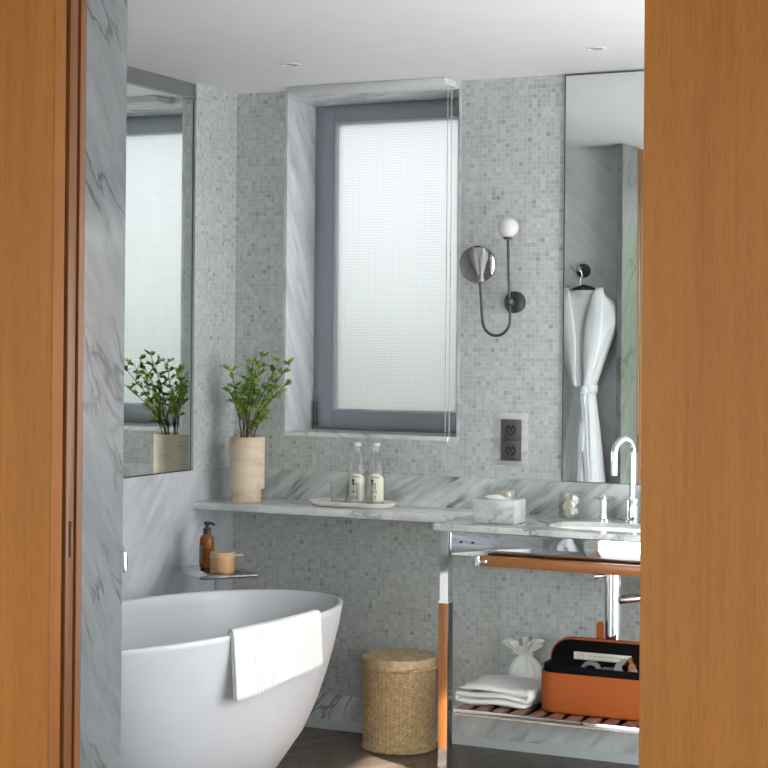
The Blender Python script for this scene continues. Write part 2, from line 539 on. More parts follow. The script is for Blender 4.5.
# doorway woodwork
b = B(); b.box(.1, YD - .223, 0, XJ + .007, YD - .201, H)
struct('trim_6', b, M['wood_frame'], 'narrow reddish wood strip beside the marble doorway lining', smooth=False)
b = B(); b.box(.1, YD - .29, 0, XJ - .03, YD - .223, H)
struct('trim_7', b, M['gap_shade'], 'black block painted as the shade in the sliding door pocket', smooth=False)
b = B(); b.box(.12, YD - .266, 0.01, XJ + .006, YD - .233, H - .005, .002)
d1 = struct('door_1', b, M['wood_frame'], 'edge of the wooden sliding door pushed back into its pocket')
b = B(); b.box(XJ + .0045, YD - .254, .955, XJ + .0075, YD - .245, 1.045, .001)
b.build('finger_pull', M['gap_shade'], d1)
b = B(); b.box(-1.5, YD - .326, 0, XJ + .004, YD - .281, H)
b2 = B(); b2.box(-1.5, YD - .328, 0, XJ + .002, YD - .326, H)
wp = struct('wall_hall_left', b, M['wood_edge'], 'wood panelling left of the doorway', smooth=False)
struct('trim_8', b2, M['wood_panel'], 'orange brown wood veneer facing on the left', smooth=False)
b = B(); b.box(XP, YD - .35, 0, 5, YD - .28, H, .0015)
struct('wall_hall_right', b, M['wood_panel'], 'orange brown wood panelling right of the doorway', smooth=False)
b = B(); b.box(XP + .02, YD - .28, 0, XR + .15, YD - .2, H)
struct('trim_9', b, M['wood_frame'], 'wood lining behind the right panel', smooth=False)
# room behind the camera, open to the garden
b = B(); b.box(-1.6, -7.4, 0, -1.5, YD - .28, H); struct('wall_hall_side', b, M['white_paint'], 'white side wall of the hall', smooth=False)
b = B(); b.box(5, -7.4, 0, 5.1, YD - .28, H); struct('wall_hall_far_side', b, M['white_paint'], 'white far side wall of the hall', smooth=False)
b = B(); b.box(-1.6, -7.5, 0, -1.45, -7.4, H); b.box(4.95, -7.5, 0, 5.1, -7.4, H); b.box(-1.45, -7.5, 2.42, 4.95, -7.4, H); struct('wall_hall_back', b, M['white_paint'], 'white hall wall with a wide opening to the garden', smooth=False)
b = B(); b.box(-60, -60, -.14, 60, 60, -.11)
m, nt, bs = new_mat('garden_ground'); L(nt, ramp(nt, noise(nt, objco(nt), 1.5, 5), [(.3, (.44, .44, .45)), (.7, (.54, .54, .55))]), bs.inputs['Base Color'])
struct('ground', b, m, 'pale paved ground outside')

# ------------------------------------------------------------------ window
wy = .237
fx0, fx1, fz0, fz1 = WL + .012, WRX - .012, WB, H - .030
w1 = bpy.data.objects.new('window_1', None); COL.objects.link(w1); w1.location = ((fx0 + fx1) / 2, wy, fz0)
tag(w1, 'grey framed frosted window over the ledge', None, None, 'structure')
def framebox(b, x0, z0, x1, z1, y0, y1, tx, tz0, tz1, bev=.003):
    b.box(x0, y0, z0, x0 + tx, y1, z1, bev); b.box(x1 - tx, y0, z0, x1, y1, z1, bev)
    b.box(x0 + tx, y0, z0, x1 - tx, y1, z0 + tz0, bev); b.box(x0 + tx, y0, z1 - tz1, x1 - tx, y1, z1, bev)
b = B(); framebox(b, fx0 - .012, fz0, fx1 + .012, fz1, wy, wy + .05, .042, .03, .03, .001)
b.build('window_frame', M['frame_grey'], w1)
b = B(); framebox(b, fx0 + .012, fz0 + .012, fx1 - .012, fz1 - .012, wy - .012, wy + .035, .066, .062, .058)
sash = b.build('window_sash', M['frame_grey'], w1)
b = B(); framebox(b, fx0 + .078, fz0 + .073, fx1 - .076, fz1 - .069, wy - .008, wy + .03, .012, .010, .010, .002)
b.build('glazing_bead', M['bead'], sash)
b = B(); b.tube([(fx0 + .006, wy - .018, fz0 + .01), (fx0 + .006, wy - .018, fz0 + .115)], .0075, 12); b.tube([(fx0 + .006, wy - .018, fz0 + .02), (fx0 + .006, wy - .018, fz0 + .03)], .0095, 12)
b.build('hinge', M['dark_metal'], sash)
b = B(); b.box(fx0 + .085, wy + .008, fz0 + .08, fx1 - .085, wy + .012, fz1 - .076)
b.build('window_pane', M['frosted'], w1, smooth=False)

# unseen window, right wall: wide glazing added as fill, clear light for sun patch
w2 = bpy.data.objects.new('fill_window', None); COL.objects.link(w2); w2.location = (XR + .1, (gy0 + gy1) / 2, gz0)
tag(w2, 'wide frosted window added unseen in the right wall for fill, with a clear light for the sun', None, None, 'structure')
b = B()
for (ya, yb, za, zb_) in ((gy0, gy0 + .03, gz0, gz1), (gy1 - .03, gy1, gz0, gz1), (gy0, gy1, gz0, gz0 + .03), (gy0, gy1, gz1 - .03, gz1),
                          (wy1, wy1 + .03, wz0, wz1), (wy0 - .02, wy0, wz0, wz1), (wy0, wy1 + .03, wz0 - .03, wz0), (wy0, wy1 + .03, wz1, wz1 + .03)):
    b.box(XR + .09, ya, za, XR + .13, yb, zb_)
b.build('window_frame', M['frame_grey'], w2)
b = B()
for (ya, yb, za, zb_) in ((gy0, gy1, gz0, wz0 - .01), (gy0, gy1, wz1 + .01, gz1), (wy1 + .01, gy1, wz0 - .01, wz1 + .01), (gy0, wy0 - .01, wz0 - .01, wz1 + .01)):
    b.grid([[(XR + .11, ya, za), (XR + .11, ya, zb_)], [(XR + .11, yb, za), (XR + .11, yb, zb_)]])
b.build('window_pane', M['frosted_fill'], w2, smooth=False)

# roller blind
rb = thing('roller_blind', 'white rolled-up blind with a beaded pull chain above the frosted window', 'blind', (.6, -.05, H))
b = B(); b.box(WL + .055, -.110, H - .026, WRX - .012, -.002, H - .001, .003)
b.build('cassette', plain('blind_cassette', (.66, .68, .67), .5), rb)
def chain(x, y, z0, z1):
    b = B()
    n = int((z1 - z0) / .009)
    for i in range(n + 1):
        b.sphere((x, y, z0 + (z1 - z0) * i / n), .0026, u=6, v=4)
    b.tube([(x, y, z0), (x, y, z1)], .001, 5)
    return b
m_chain = plain('bead_chain', (.62, .55, .57), .4)
chain(.937, -.06, WB + .005, H - .03).build('pull_chain', m_chain, rb)
chain(.953, -.06, WB + .005, H - .03).build('pull_chain', m_chain, rb)
b = B(); b.tube([(.937 + .008 - .008 * cos(t), -.06, WB + .006 - .010 * sin(t)) for t in [pi * k / 10 for k in range(11)]], .002, 8)
b.sphere((.945, -.06, WB - .008), .007, .8, .8, 1.3, 12, 8)
b.build('chain_weight', M['white_paint'], rb)

# ------------------------------------------------------------------ mirrors
mY0, mY1 = -.307, YD + .003
ml = thing('wall_mirror', 'tall mirror on the left wall above the bathtub', 'mirror', (-.02, -1.2, 1.002))
b = B(); b.box(-.018, mY1, 1.002, -.011, mY0 - .003, 2.415); b.build('mirror_glass', M['mirror'], ml, smooth=False)
b = B(); b.box(-.018, mY0 - .0022, 1.002, -.0004, mY0 - .0003, 2.415); es_ = b.build('edge_strip', plain('polished_edge', (.50, .52, .52), .35), ml, smooth=False)
b = B(); b.box(-.0109, mY0 - .0036, 1.002, -.0085, mY0 - .0022, 2.415); b.box(-.0109, mY1, 1.0005, -.009, mY0 - .004, 1.004); b.build('dark_bead', M['mirror_edge'], es_, smooth=False)
b = B(); b.box(-.018, mY1, 2.415, .002, mY0 - .0003, 2.423, .001); b.box(-.018, mY1, 2.423, -.006, mY0 - .0003, H - .001); b.build('top_channel', plain('channel_grey', (.24, .25, .26), .4, .5), ml, smooth=False)
mr = thing('wall_mirror', 'tall mirror behind the washbasin showing a hanging robe', 'mirror', (2.1, -.002, .99))
b = B(); b.box(1.381, -.009, .996, XR - .004, -.002, H - .008); b.build('mirror_glass', M['mirror'], mr, smooth=False)
b = B(); b.box(1.377, -.011, .9945, 1.381, -.001, H - .004); b.box(1.381, -.011, .9945, XR - .004, -.001, .997); b.box(1.381, -.011, H - .008, XR - .004, -.001, H - .004)
b.build('edge_strip', M['mirror_edge'], mr, smooth=False)

# ------------------------------------------------------------------ ledge
b = B(); b.box(0.001, -.302, ZL - .026, 1.077, -.0125, ZL, .0025)
tag(b.build('marble_ledge', M['marble_ledge']), 'long grey marble ledge along the back wall under the window', 'shelf')

# ------------------------------------------------------------------ bathtub
TX, TY, TA, TB, TH, TE, TZ, TS = .499, -1.141, .725, .371, -.096, 2.05, .606, -.013
def tubpt(t, s=1., z=None, inset=0.):
    ct, st = cos(t), sin(t)
    A, Bb = TA * s - inset, TB * s - inset
    u = A * math.copysign(abs(ct) ** (2 / TE), ct); v = Bb * math.copysign(abs(st) ** (2 / TE), st)
    c, s_ = cos(TH), sin(TH)
    zz = TZ + TS * (u / TA) ** 2 if z is None else z
    return Vector((TX + v * c + u * s_, TY - u * c + v * s_, zz))
def lerp_tab(tab, x):
    for (a, va), (c, vc) in zip(tab, tab[1:]):
        if x <= c:
            return va + (vc - va) * (x - a) / (c - a)
    return tab[-1][1]
prof = [(0, .43), (.006, .455), (.02, .485), (.05, .535), (.08, .585), (.11, .63), (.15, .688), (.18, .735), (.23, .785), (.287, .835), (.36, .885), (.45, .937), (.53, .975), (.585, .994)]
NT = 128
ang = [2 * pi * k / NT for k in range(NT)]
tubt = thing('bathtub', 'white freestanding oval bathtub beside the left wall', 'bathtub', (TX, TY, 0))
b = B()
rings = []
for z, s in prof:
    rings.append([tubpt(t, s, z) + Vector((0, 0, TS * (cos(t)) ** 2 * (z / TZ) ** 2)) for t in ang])
rings.append([tubpt(t, 1.) - Vector((0, 0, .005)) for t in ang])
rings.append([tubpt(t, 1., None, .003) - Vector((0, 0, .001)) for t in ang])
rings.append([tubpt(t, 1., None, .008) for t in ang])
rings.append([tubpt(t, 1., None, .014) - Vector((0, 0, .001)) for t in ang])
rings.append([tubpt(t, 1., None, .018) - Vector((0, 0, .006)) for t in ang])
for z, s in [(.56, .955), (.5, .93), (.42, .895), (.34, .85), (.27, .79), (.22, .72), (.19, .63), (.175, .5), (.17, .3), (.168, .1)]:
    rings.append([tubpt(t, s, z) for t in ang])
b.loft(rings)
b.build('tub_shell', M['tub'], tubt, ang=60)
b = B(); b.lathe([(.001, .178), (.03, .178), (.032, .173), (.032, .168)], (TX, TY, 0), 24, True); b.build('drain', M['chrome'], tubt)

# towel over the tub rim
def tub_towel():
    T0, T1 = radians(70.5), radians(106.8)
    tw = thing('bath_towel', 'white ribbed towel hanging over the bathtub rim', 'towel', tubpt((T0 + T1) / 2))
    def sheet(off, ta, tb, drop_out, drop_in, ribs, hem):
        P = []
        ns = 150
        for i in range(ns + 1):
            f = i / ns
            t = ta + (tb - ta) * f
            p = tubpt(t); q = tubpt(t, 1.01); n = (q - p); n.z = 0; n.normalize()
            pin = tubpt(t, 1., None, .017)
            tang = (tubpt(t + .01) - p).normalized()
            row = []
            rb_ = (.0036 * abs(sin(f * 27 * pi)) if f > hem else .0012) if ribs else 0
            do = drop_out * (1 - .20 * f) + .003 * sin(f * 9)
            path = []
            for k in range(9):
                g = k / 8
                path.append((pin - n * (off + .003 + .012 * (1 - g)) , p.z - drop_in * (1 - g)))
            for k in range(1, 8):
                a = pi * k / 8
                mid = (pin + p) / 2; hw = (p - pin).length / 2 + off
                path.append((mid - n * hw * cos(a), p.z + (off + .004) * sin(a) + .001))
            for k in range(19):
                g = k / 18
                path.append((p + n * (off + .004 * g * g + .004 * sin(f * 5 + 1) * g) + tang * (.012 * g), p.z - do * g))
            for c, z in path:
                row.append(Vector((c.x, c.y, z)) + n * rb_ * (1 if z < p.z + .02 else 0))
            P.append(row)
        b = B(); b.grid(P)
        return b
    sheet(.0095, T0, T1, .200, .12, True, .17).build('outer_layer', M['towel'], tw, ang=80, solid=.006, soff=0.)
    sheet(.0025, T0 - .008, T1 - .012, 0.196, .11, False, 0).build('inner_layer', M['towel'], tw, ang=80, solid=.004, soff=0.)
tub_towel()

# tub filler between tub and wall
tf = thing('tub_filler', 'chrome floor-standing bath tap beside the left wall', 'tap', (.035, -.95, 0))
fxx, fyy = .035, -.95
pts = [(fxx, fyy, .012), (fxx, fyy, .73)] + [(fxx + .042 - .042 * cos(a), fyy, .745 + .042 * sin(a)) for a in [pi * k / 12 for k in range(13)]] + [(fxx + .084, fyy, .695)]
b = B(); b.tube(pts, .0115, 16); b.build('spout', M['chrome'], tf)
b = B(); b.lathe([(.001, .012), (.030, .012), (.032, .008), (.032, 0.001)], (fxx, fyy, 0), 28, True); b.build('base_plate', M['chrome'], tf)
b = B(); b.tube([(fxx, fyy, .60), (fxx, fyy - .04, .60), (fxx, fyy - .045, .64)], .007, 10); b.build('lever', M['chrome'], tf)

# small side table in the corner
st = thing('side_table', 'small smoked-glass side table in the corner behind the bathtub', 'table', (.186, -.462, 0))
tc = Vector((.190, -.462)); a1 = Vector((.253, -.203)).normalized(); a2 = Vector((.203, .253)).normalized()
def rq(hx, hy, r):
    return [(tc.x + a1.x * u + a2.x * v, tc.y + a1.y * u + a2.y * v) for u, v in rrect(0, 0, hx, hy, r, 6)]
b = B(); b.loft([[(x, y, z) for x, y in rq(hx, hx * .70, .012)] for z, hx in ((.638, .160), (.640, .162), (.648, .162), (.650, .160))])
b.build('table_top', M['glass_dark'], st, ang=50)
b = B(); b.box(tc.x - .007 + .012, tc.y - .007, .015, tc.x + .007 + .012, tc.y + .007, .6378, .002); b.build('stem', M['acrylic'], st)
b = B(); b.lathe([(.001, .015), (.085, .015), (.09, .012), (.09, .001)], (tc.x, tc.y, 0), 36, True, True); b.build('base_plate', M['chrome'], st)

# amber pump bottle
ab = thing('pump_bottle', 'amber glass pump bottle with black pump on the corner side table', 'bottle', (.135, -.425, .651))
cx, cy, z0 = .135, -.425, .651
b = B(); b.lathe([(.001, 0), (.024, 0), (.028, .004), (.028, .098), (.026, .112), (.020, .120), (.0125, .124), (.0125, .132), (.001, .132)], (cx, cy, z0), 36, False, False); b.build('bottle_body', M['amber'], ab, ang=50)
b = B(); b.grid([[(cx + .0284 * cos(a), cy + .0284 * sin(a), z0 + z) for z in (.016, .085)] for a in [radians(200 + 4 * k) for k in range(18)]]); b.build('paper_label', M['brown_label'], ab)
b = B(); b.lathe([(.001, .126), (.015, .126), (.015, .146), (.006, .148), (.006, .162), (.001, .162)], (cx, cy, z0), 24); b.lathe([(.001, .160), (.012, .160), (.012, .170), (.001, .172)], (cx, cy, z0), 20)
b.tube([(cx, cy, z0 + .166), (cx + .028, cy - .006, z0 + .166), (cx + .036, cy - .008, z0 + .160)], .0042, 10); b.build('pump', M['black_plastic'], ab)

# jar with wooden lid and stick
wj = thing('lidded_jar', 'amber jar with a pale wooden lid on the corner side table', 'jar', (.250, -.506, .651))
cx, cy, z0 = .250, -.506, .651
b = B(); b.lathe([(.001, 0), (.042, 0), (.0445, .003), (.0445, .054), (.001, .054)], (cx, cy, z0), 40); b.build('jar_body', M['amber_pale'], wj, ang=50)
b = B(); b.lathe([(.001, .0542), (.046, .0542), (.046, .059), (.0445, .060), (.0445, .070), (.043, .074), (.001, .075)], (cx, cy, z0), 40); b.build('lid', M['wood_pale'], wj, ang=50)
b = B(); b.tube([(cx + .044, cy, z0 + .064), (cx + .062, cy + .01, z0 + .064), (cx + .076, cy + .018, z0 + .064)], [.0045, .005, .006], 10); b.build('lid_handle', M['wood_pale'], wj)

# ------------------------------------------------------------------ potted plant
PX, PY = .161, -.176
pp = thing('potted_plant', 'leafy green plant in a stepped travertine pot on the ledge', 'plant', (PX, PY, ZL + .001))
b = B()
b.lathe([(.001, 0), (.0545, 0), (.056, .002), (.056, .046), (.058, .049), (.0665, .050), (.068, .053), (.068, .246), (.0665, .248), (.060, .248), (.058, .245), (.058, .225), (.001, .225)], (PX, PY, ZL + .001), 56)
b.build('pot', M['travertine'], pp, ang=40)
b = B(); b.lathe([(.001, .229), (.03, .232), (.0575, .228), (.0575, .2255), (.001, .2255)], (PX, PY, ZL + .001), 24); b.build('soil', M['soil'], pp)
rp = random.Random(5)
zt = ZL + .226
def leaf(bm, c, d, l, w, up):
    d = d.normalized(); sd = d.cross(up)
    if sd.length < .01: sd = Vector((1, 0, 0))
    sd.normalize(); nn = sd.cross(d)
    pts = [(-.0, 0, 0), (.3, .5, .06), (.65, .45, .05), (1., 0, -.05), (.65, -.45, .05), (.3, -.5, .06)]
    vs = [bm.verts.new(c + d * (u * l) + sd * (v * w) + nn * (h * l)) for u, v, h in pts]
    m1 = bm.verts.new(c + d * (.5 * l) - nn * .02 * l)
    for i in range(6):
        bm.faces.new((vs[i], vs[(i + 1) % 6], m1))
stems = [  # foot offset, tip offset from the pot centre (x, y, height over the soil)
    ((-.028, .0), (-.062, -.02, .27)), ((-.020, -.008), (-.045, -.045, .19)), ((-.008, .008), (.020, .0, .30)),
    ((.004, -.006), (.075, -.03, .325)), ((.012, .004), (.140, -.010, .31)), ((.020, -.010), (.21, -.055, .30)),
    ((.026, .006), (.085, .045, .19)), ((.03, -.008), (.075, -.012, .10)), ((-.004, -.02), (.10, -.11, .29)), ((-.012, .012), (-.01, .05, .26)), ((.008, -.015), (.19, -.06, .22)), ((-.02, .01), (-.05, .03, .20))]
fol = B()
for (fx, fy), (tx, ty, th) in stems:
    p0 = Vector((PX + fx, PY + fy, zt)); p3 = Vector((PX + tx, PY + ty, zt + th))
    p1 = p0 + Vector((0, 0, th * .4)); pts = []
    for k in range(11):
        t = k / 10
        q = p0 * (1 - t) ** 2 + p1 * 2 * t * (1 - t) + p3 * t * t
        pts.append(q + Vector((rp.uniform(-1, 1), rp.uniform(-1, 1), 0)) * .002 * (k > 0))
    sb = B(); sb.tube(pts, [.0030 - .0019 * k / 10 for k in range(11)], 7)
    nl = 0
    for k in range(5, 11):
        for tw_ in range(2):
            a = rp.uniform(0, 2 * pi); ln = rp.uniform(.03, .065) * (1.1 - .05 * k)
            d = Vector((cos(a), sin(a), rp.uniform(.2, 1.1))).normalized()
            e = pts[k] + d * ln
            if e.y > -.02: e.y = -.02
            if e.x < .02: e.x = .02
            sb.tube([pts[k], (pts[k] + e) / 2 + Vector((0, 0, .003)), e], .0009, 5)
            for q in range(17):
                g = q / 16
                c = pts[k].lerp(e, .25 + .75 * g)
                d2 = (d * .5 + Vector((rp.uniform(-1, 1), rp.uniform(-1, 1), rp.uniform(-.2, .9)))).normalized()
                ll = rp.uniform(.011, .020)
                if c.y + d2.y * ll > -.015: d2.y = -abs(d2.y)
                if c.x + d2.x * ll < .014: d2.x = abs(d2.x)
                leaf(fol.bm, c, d2, ll, ll * rp.uniform(.5, .65), Vector((rp.uniform(-.4, .4), rp.uniform(-.4, .4), 1)))
    sb.build('stem', M['bark'], pp)
fol.build('foliage', M['leaf'], pp, smooth=False)

# ------------------------------------------------------------------ tray, bottles, glasses
def capsule(cx, cy, hx, hy, n=16):
    return rrect(cx, cy, hx, hy, hy * .92, n)
TCX, TCY = .602, -.150
b = B()
prof_t = [(.150, .062, .0), (.158, .070, .002), (.166, .078, .010), (.170, .082, .017), (.170, .082, .0195), (.168, .080, .0205), (.165, .077, .0195), (.160, .072, .010), (.152, .064, .0075)]
b.loft([[(x, y, ZL + .001 + z) for x, y in capsule(TCX, TCY, hx, hy)] for hx, hy, z in prof_t])
tag(b.build('serving_tray', M['tray'], None, ang=50), 'cream oval tray on the marble ledge holding bottles and glasses', 'tray')
ZT = ZL + .0095
def water_bottle(x, y):
    r = thing('water_bottle', 'x', 'bottle', (x, y, ZT), 'glass water bottles on the tray')
    b = B(); b.lathe([(.001, 0.002), (.027, 0), (.031, .004), (.031, .135), (.029, .148), (.0165, .188), (.0135, .196), (.013, .222), (.0135, .223)], (x, y, ZT), 40)
    g = b.build('glass_body', M['glass'], r, ang=50)
    b = B(); b.lathe([(.001, .229), (.0135, .229), (.0148, .227), (.0148, .217), (.0142, .217)], (x, y, ZT), 28); b.build('cap', M['white_paint'], r, ang=50)
    def arc(a0, a1, z0, z1, rr, top=0.):
        n = 20; P = []
        for i in range(n + 1):
            f = i / n; a = a0 + (a1 - a0) * f
            zt_ = z1 - top * (2 * f - 1) ** 2
            P.append([(x + rr * cos(a), y + rr * sin(a), ZT + z0 + (zt_ - z0) * k / 3) for k in range(4)])
        return P
    b = B(); b.grid(arc(radians(190), radians(365), .012, .117, .0314, .02)); b.build('paper_label', M['label'], r)
    b = B()
    def ink(u0, u1, z0, z1):   # u: degrees around the label's front
        b.grid(arc(radians(300 + u0), radians(300 + u1), z0, z1, .0318))
    for k in range(7):
        ink(-42 + k * 9, -37 + k * 9, .101, .105)
    ink(-40, -22, .082, .095); ink(-38, -30, .072, .083); ink(-30, -26, .040, .080); ink(-26, -8, .076, .080); ink(-10, -6, .055, .078)
    for k in range(6):
        ink(-42 + k * 8, -39 + k * 8, .045 - .003 * (k % 2), .052)
    for k in range(5):
        ink(-44 + k * 9, -41 + k * 9, .020, .034)
    b.build('label_print', M['ink'], r)
    return r
w_1 = water_bottle(.612, -.135)
w_1['label'] = 'clear glass water bottle standing behind the left tumbler on the tray'
w_2 = copy_tree(w_1); w_2.location = (.682, -.118, ZT)
w_2['label'] = 'clear glass water bottle nearer the tissue box, behind a tumbler'
def tumbler(x, y):
    r = thing('drinking_glass', 'x', 'glass', (x, y, ZT), 'tumblers on the tray')
    b = B(); b.lathe([(.001, .001), (.027, 0), (.029, .003), (.034, .083), (.0345, .084), (.0335, .084), (.0285, .008), (.001, .007)], (x, y, ZT), 40)
    b.build('glass_wall', M['glass'], r, ang=50)
    return r
g_1 = tumbler(.553, -.168); g_1['label'] = 'empty tumbler at the plant end of the tray'
g_2 = copy_tree(g_1); g_2.location = (.672, -.190, ZT); g_2['label'] = 'empty tumbler in front of the bottle nearer the tissue box'

# ------------------------------------------------------------------ wall lamp with shaving mirror
SY = -.09
sc_ = thing('wall_lamp', 'dark wall lamp with white globe and round swivel mirror beside the window', 'wall lamp', (1.195, -.001, 1.645))
b = B(); b.tube([(1.190, -.0005, 1.646), (1.190, -.016, 1.646), (1.190, -.018, 1.646)], [.040, .040, .036], 40); b.tube([(1.19, -.018, 1.646), (1.196, -.078, 1.646)], .013, 16); b.sphere((1.1975, -.088, 1.646), .017, u=20, v=12)
b.build('wall_plate', M['dark_metal'], sc_)
arm = [(1.192, SY, 1.876), (1.1955, SY, 1.76), (1.1995, SY, 1.645), (1.203, SY, 1.592)]
arm += [(1.149 + .054 * cos(a), SY, 1.580 - .058 * sin(a)) for a in [pi * k / 14 for k in range(1, 14)]]
arm += [(1.0925, SY, 1.60), (1.086, SY, 1.70), (1.083, SY, 1.725)]
b = B(); b.tube(arm, .0052, 12); b.build('arm', M['dark_metal'], sc_)
b = B(); b.lathe([(.001, -.004), (.016, -.004), (.018, 0), (.018, .005), (.001, .006)], (1.192, SY, 1.876), 24); b.build('globe_holder', M['dark_metal'], sc_)
b = B(); b.sphere((1.192, SY, 1.917), .0385); b.build('globe_shade', M['globe'], sc_)
mc = Vector((1.078, SY - .012, 1.782)); md = Vector((.10, -1, -.10)).normalized()
b = B(); b.tube([mc - md * .006, mc - md * .004, mc + md * .001, mc + md * .002], [.066, .0685, .0685, .067], 48); mrp = b.build('mirror_rim', M['dark_metal'], sc_)
b = B()
ax = md.cross(Vector((0, 0, 1))).normalized(); ay = ax.cross(md).normalized()
rg = []
for k in range(11):
    rr = .0665 * (1 - k / 10.) + .0005
    hh = .0026 + .0018 * (1 - (rr / .0665) ** 2)
    rg.append([mc + md * hh + (ax * cos(2 * pi * i / 48) + ay * sin(2 * pi * i / 48)) * rr for i in range(48)])
b.loft(rg, True, False, True); b.build('mirror_glass', M['mirror_round'], sc_, ang=80)

# ------------------------------------------------------------------ power socket
so = thing('power_socket', 'double dark grey power socket framed in marble on the back wall', 'socket', (1.178, -.001, 1.14))
b = B(); b.box(1.112, -.0035, 1.045, 1.243, .0, 1.236, .001); b.build('marble_surround', M['marble_box'], so)
for k in range(2):
    zc = 1.1000 + .0765 * k
    b = B(); b.box(1.140, -.013, zc - .038, 1.219, -.0035, zc + .038, .002); p = b.build('socket_plate', M['sock_plate'], so)
    b = B(); b.tube([(1.1795, -.0135, zc), (1.1795, -.0128, zc)], .021, 32); b.build('socket_well', M['black_plastic'], p)
    b = B()
    for s_ in (-1, 1):
        b.tube([(1.1795 + s_ * .0085, -.0142, zc), (1.1795 + s_ * .0085, -.0134, zc)], .0028, 10)
    b.tube([(1.1795, -.0145, zc - .010), (1.1795, -.0134, zc - .010)], .003, 10)
    b.box(1.176, -.0142, zc + .014, 1.183, -.0134, zc + .019)
    b.build('contacts', M['grey_plastic'], p)

# ------------------------------------------------------------------ vanity
VX0, VX1, VYF, VZ = 1.084, 2.40, -.50, .870
va = thing('vanity_stand', 'marble-topped washstand on chrome and wood legs with a slatted shelf', 'washstand', (1.74, -.25, 0))
BCX, BCY, BHX, BHY = 1.755, -.285, .315, .135
# countertop: rectangle with an oval hole
b = B()
n = 96
def sq(a, hx, hy, e):
    c, s = cos(a), sin(a)
    return (hx * math.copysign(abs(c) ** (2 / e), c), hy * math.copysign(abs(s) ** (2 / e), s))
def outer(a):
    dx, dy = cos(a), sin(a)
    k = []
    if dx > 1e-6: k.append((VX1 - BCX) / dx)
    if dx < -1e-6: k.append((VX0 - BCX) / dx)
    if dy > 1e-6: k.append((-.0125 - BCY) / dy)
    if dy < -1e-6: k.append((VYF - BCY) / dy)
    q = min(k); return (BCX + dx * q, BCY + dy * q)
cang = [math.atan2(y - BCY, x - BCX) % (2 * pi) for x in (VX0, VX1) for y in (VYF, -.0125)]
aa = sorted([2 * pi * k / n for k in range(n)] + cang)
inn = []
for a in aa:
    p, q = cos(a), sin(a)
    rr = (abs(p / BHX) ** 3.2 + abs(q / BHY) ** 3.2) ** (-1 / 3.2)
    inn.append((BCX + p * rr, BCY + q * rr))
out_ = [outer(a) for a in aa]
def inset(pt, d):
    return (min(max(pt[0], VX0 + d), VX1 - d), min(max(pt[1], VYF + d), -.0125 - d * 0))
zb = VZ - .0215
b.loft([[(x, y, zb) for x, y in inn], [(x, y, VZ) for x, y in inn], [(*inset(p, .002), VZ) for p in out_], [(*p, VZ - .002) for p in out_], [(*p, zb + .002) for p in out_], [(*inset(p, .002), zb) for p in out_], [(x, y, zb) for x, y in inn]], True, False, False)
bmesh.ops.remove_doubles(b.bm, verts=b.bm.verts[:], dist=1e-6)
b.build('countertop', M['marble_counter'], va, ang=30)
b = B()
rg = []
for z, s in ((zb - .0006, 1.03), (zb - .0006, 1.0), (zb - .05, .97), (zb - .09, .90), (zb - .112, .75), (zb - .12, .4), (zb - .122, .08)):
    rg.append([(BCX + (x - BCX) * s, BCY + (y - BCY) * s, z) for x, y in inn])
b.loft(rg, True, False, True)
b.build('basin', M['ceramic'], va, ang=60, solid=.007, soff=1.)
# legs
LX, LY = .033, .046
for lx in (VX0 + .019, VX1 - .07):
    ly = VYF + .012
    b = B()
    def sqr(h, z): return [(lx + LX / 2 + sx * (LX / 2 - h), ly + LY / 2 + sy * (LY / 2 - h), z) for sx, sy in ((-1, -1), (1, -1), (1, 1), (-1, 1))]
    b.loft([sqr(.000, 0), sqr(.000, .098)]); b.loft([sqr(.001, .0985), sqr(.001, .598)]); b.loft([sqr(-.002, .598), sqr(-.002, .606)]); b.loft([sqr(.001, .606), sqr(.0015, zb - .0005)])
    lg = b.build('leg', M['chrome'], va, smooth=False)
    b = B(); b.box(lx - .001, ly - .002, .099, lx + LX - .001, ly + .004, .597, .001); b.box(lx - .002, ly + .002, .099, lx + .003, ly + LY - .004, .597, .001)
    ins = b.build('wood_inlay', M['wood_leg'], lg); ins['label'] = 'orange wood inlay'
    b = B(); b.box(lx + LX - .003, ly + .0045, .099, lx + LX + .0005, ly + LY - .001, .597, .001); b.build('side_reflection', plain('painted_dark_reflection', (.13, .125, .13), .22, .9), lg)  # dark colour put on the leg's side for the dark reflection in its chrome
# apron
b = B(); b.box(VX0 + .0530, VYF + .022, .765, VX1 - .07, VYF + .034, zb - .0005, .001); ap = b.build('apron', M['steel_polish'], va)
for px_ in (1.178, 1.222):
    b = B(); b.tube([(px_, VYF + .0185, .811), (px_, VYF + .0225, .811)], .0045, 14); b.build('screw', M['gunmetal'], ap)
for xx in (VX0 + .030, VX1 - .06):
    b = B(); b.box(xx, VYF + .055, .765, xx + .012, -.08, zb - .0005, .001); b.build('side_apron', M['steel_polish'], va)
# towel bar
b = B(); b.box(1.268, -.528, .739, VX1 - .09, -.492, .773, .004); tb = b.build('towel_bar', M['wood_bar'], va); tb['label'] = 'wooden towel bar'
b = B()
b.box(1.252, -.534, .737, 1.270, -.500, .775, .003); b.box(1.27, -.5325, .751, 1.296, -.529, .760, .001); b.box(1.254, -.500, .752, 1.268, VYF + .0225, .768, .001)
b.build('bar_bracket', M['chrome'], tb)
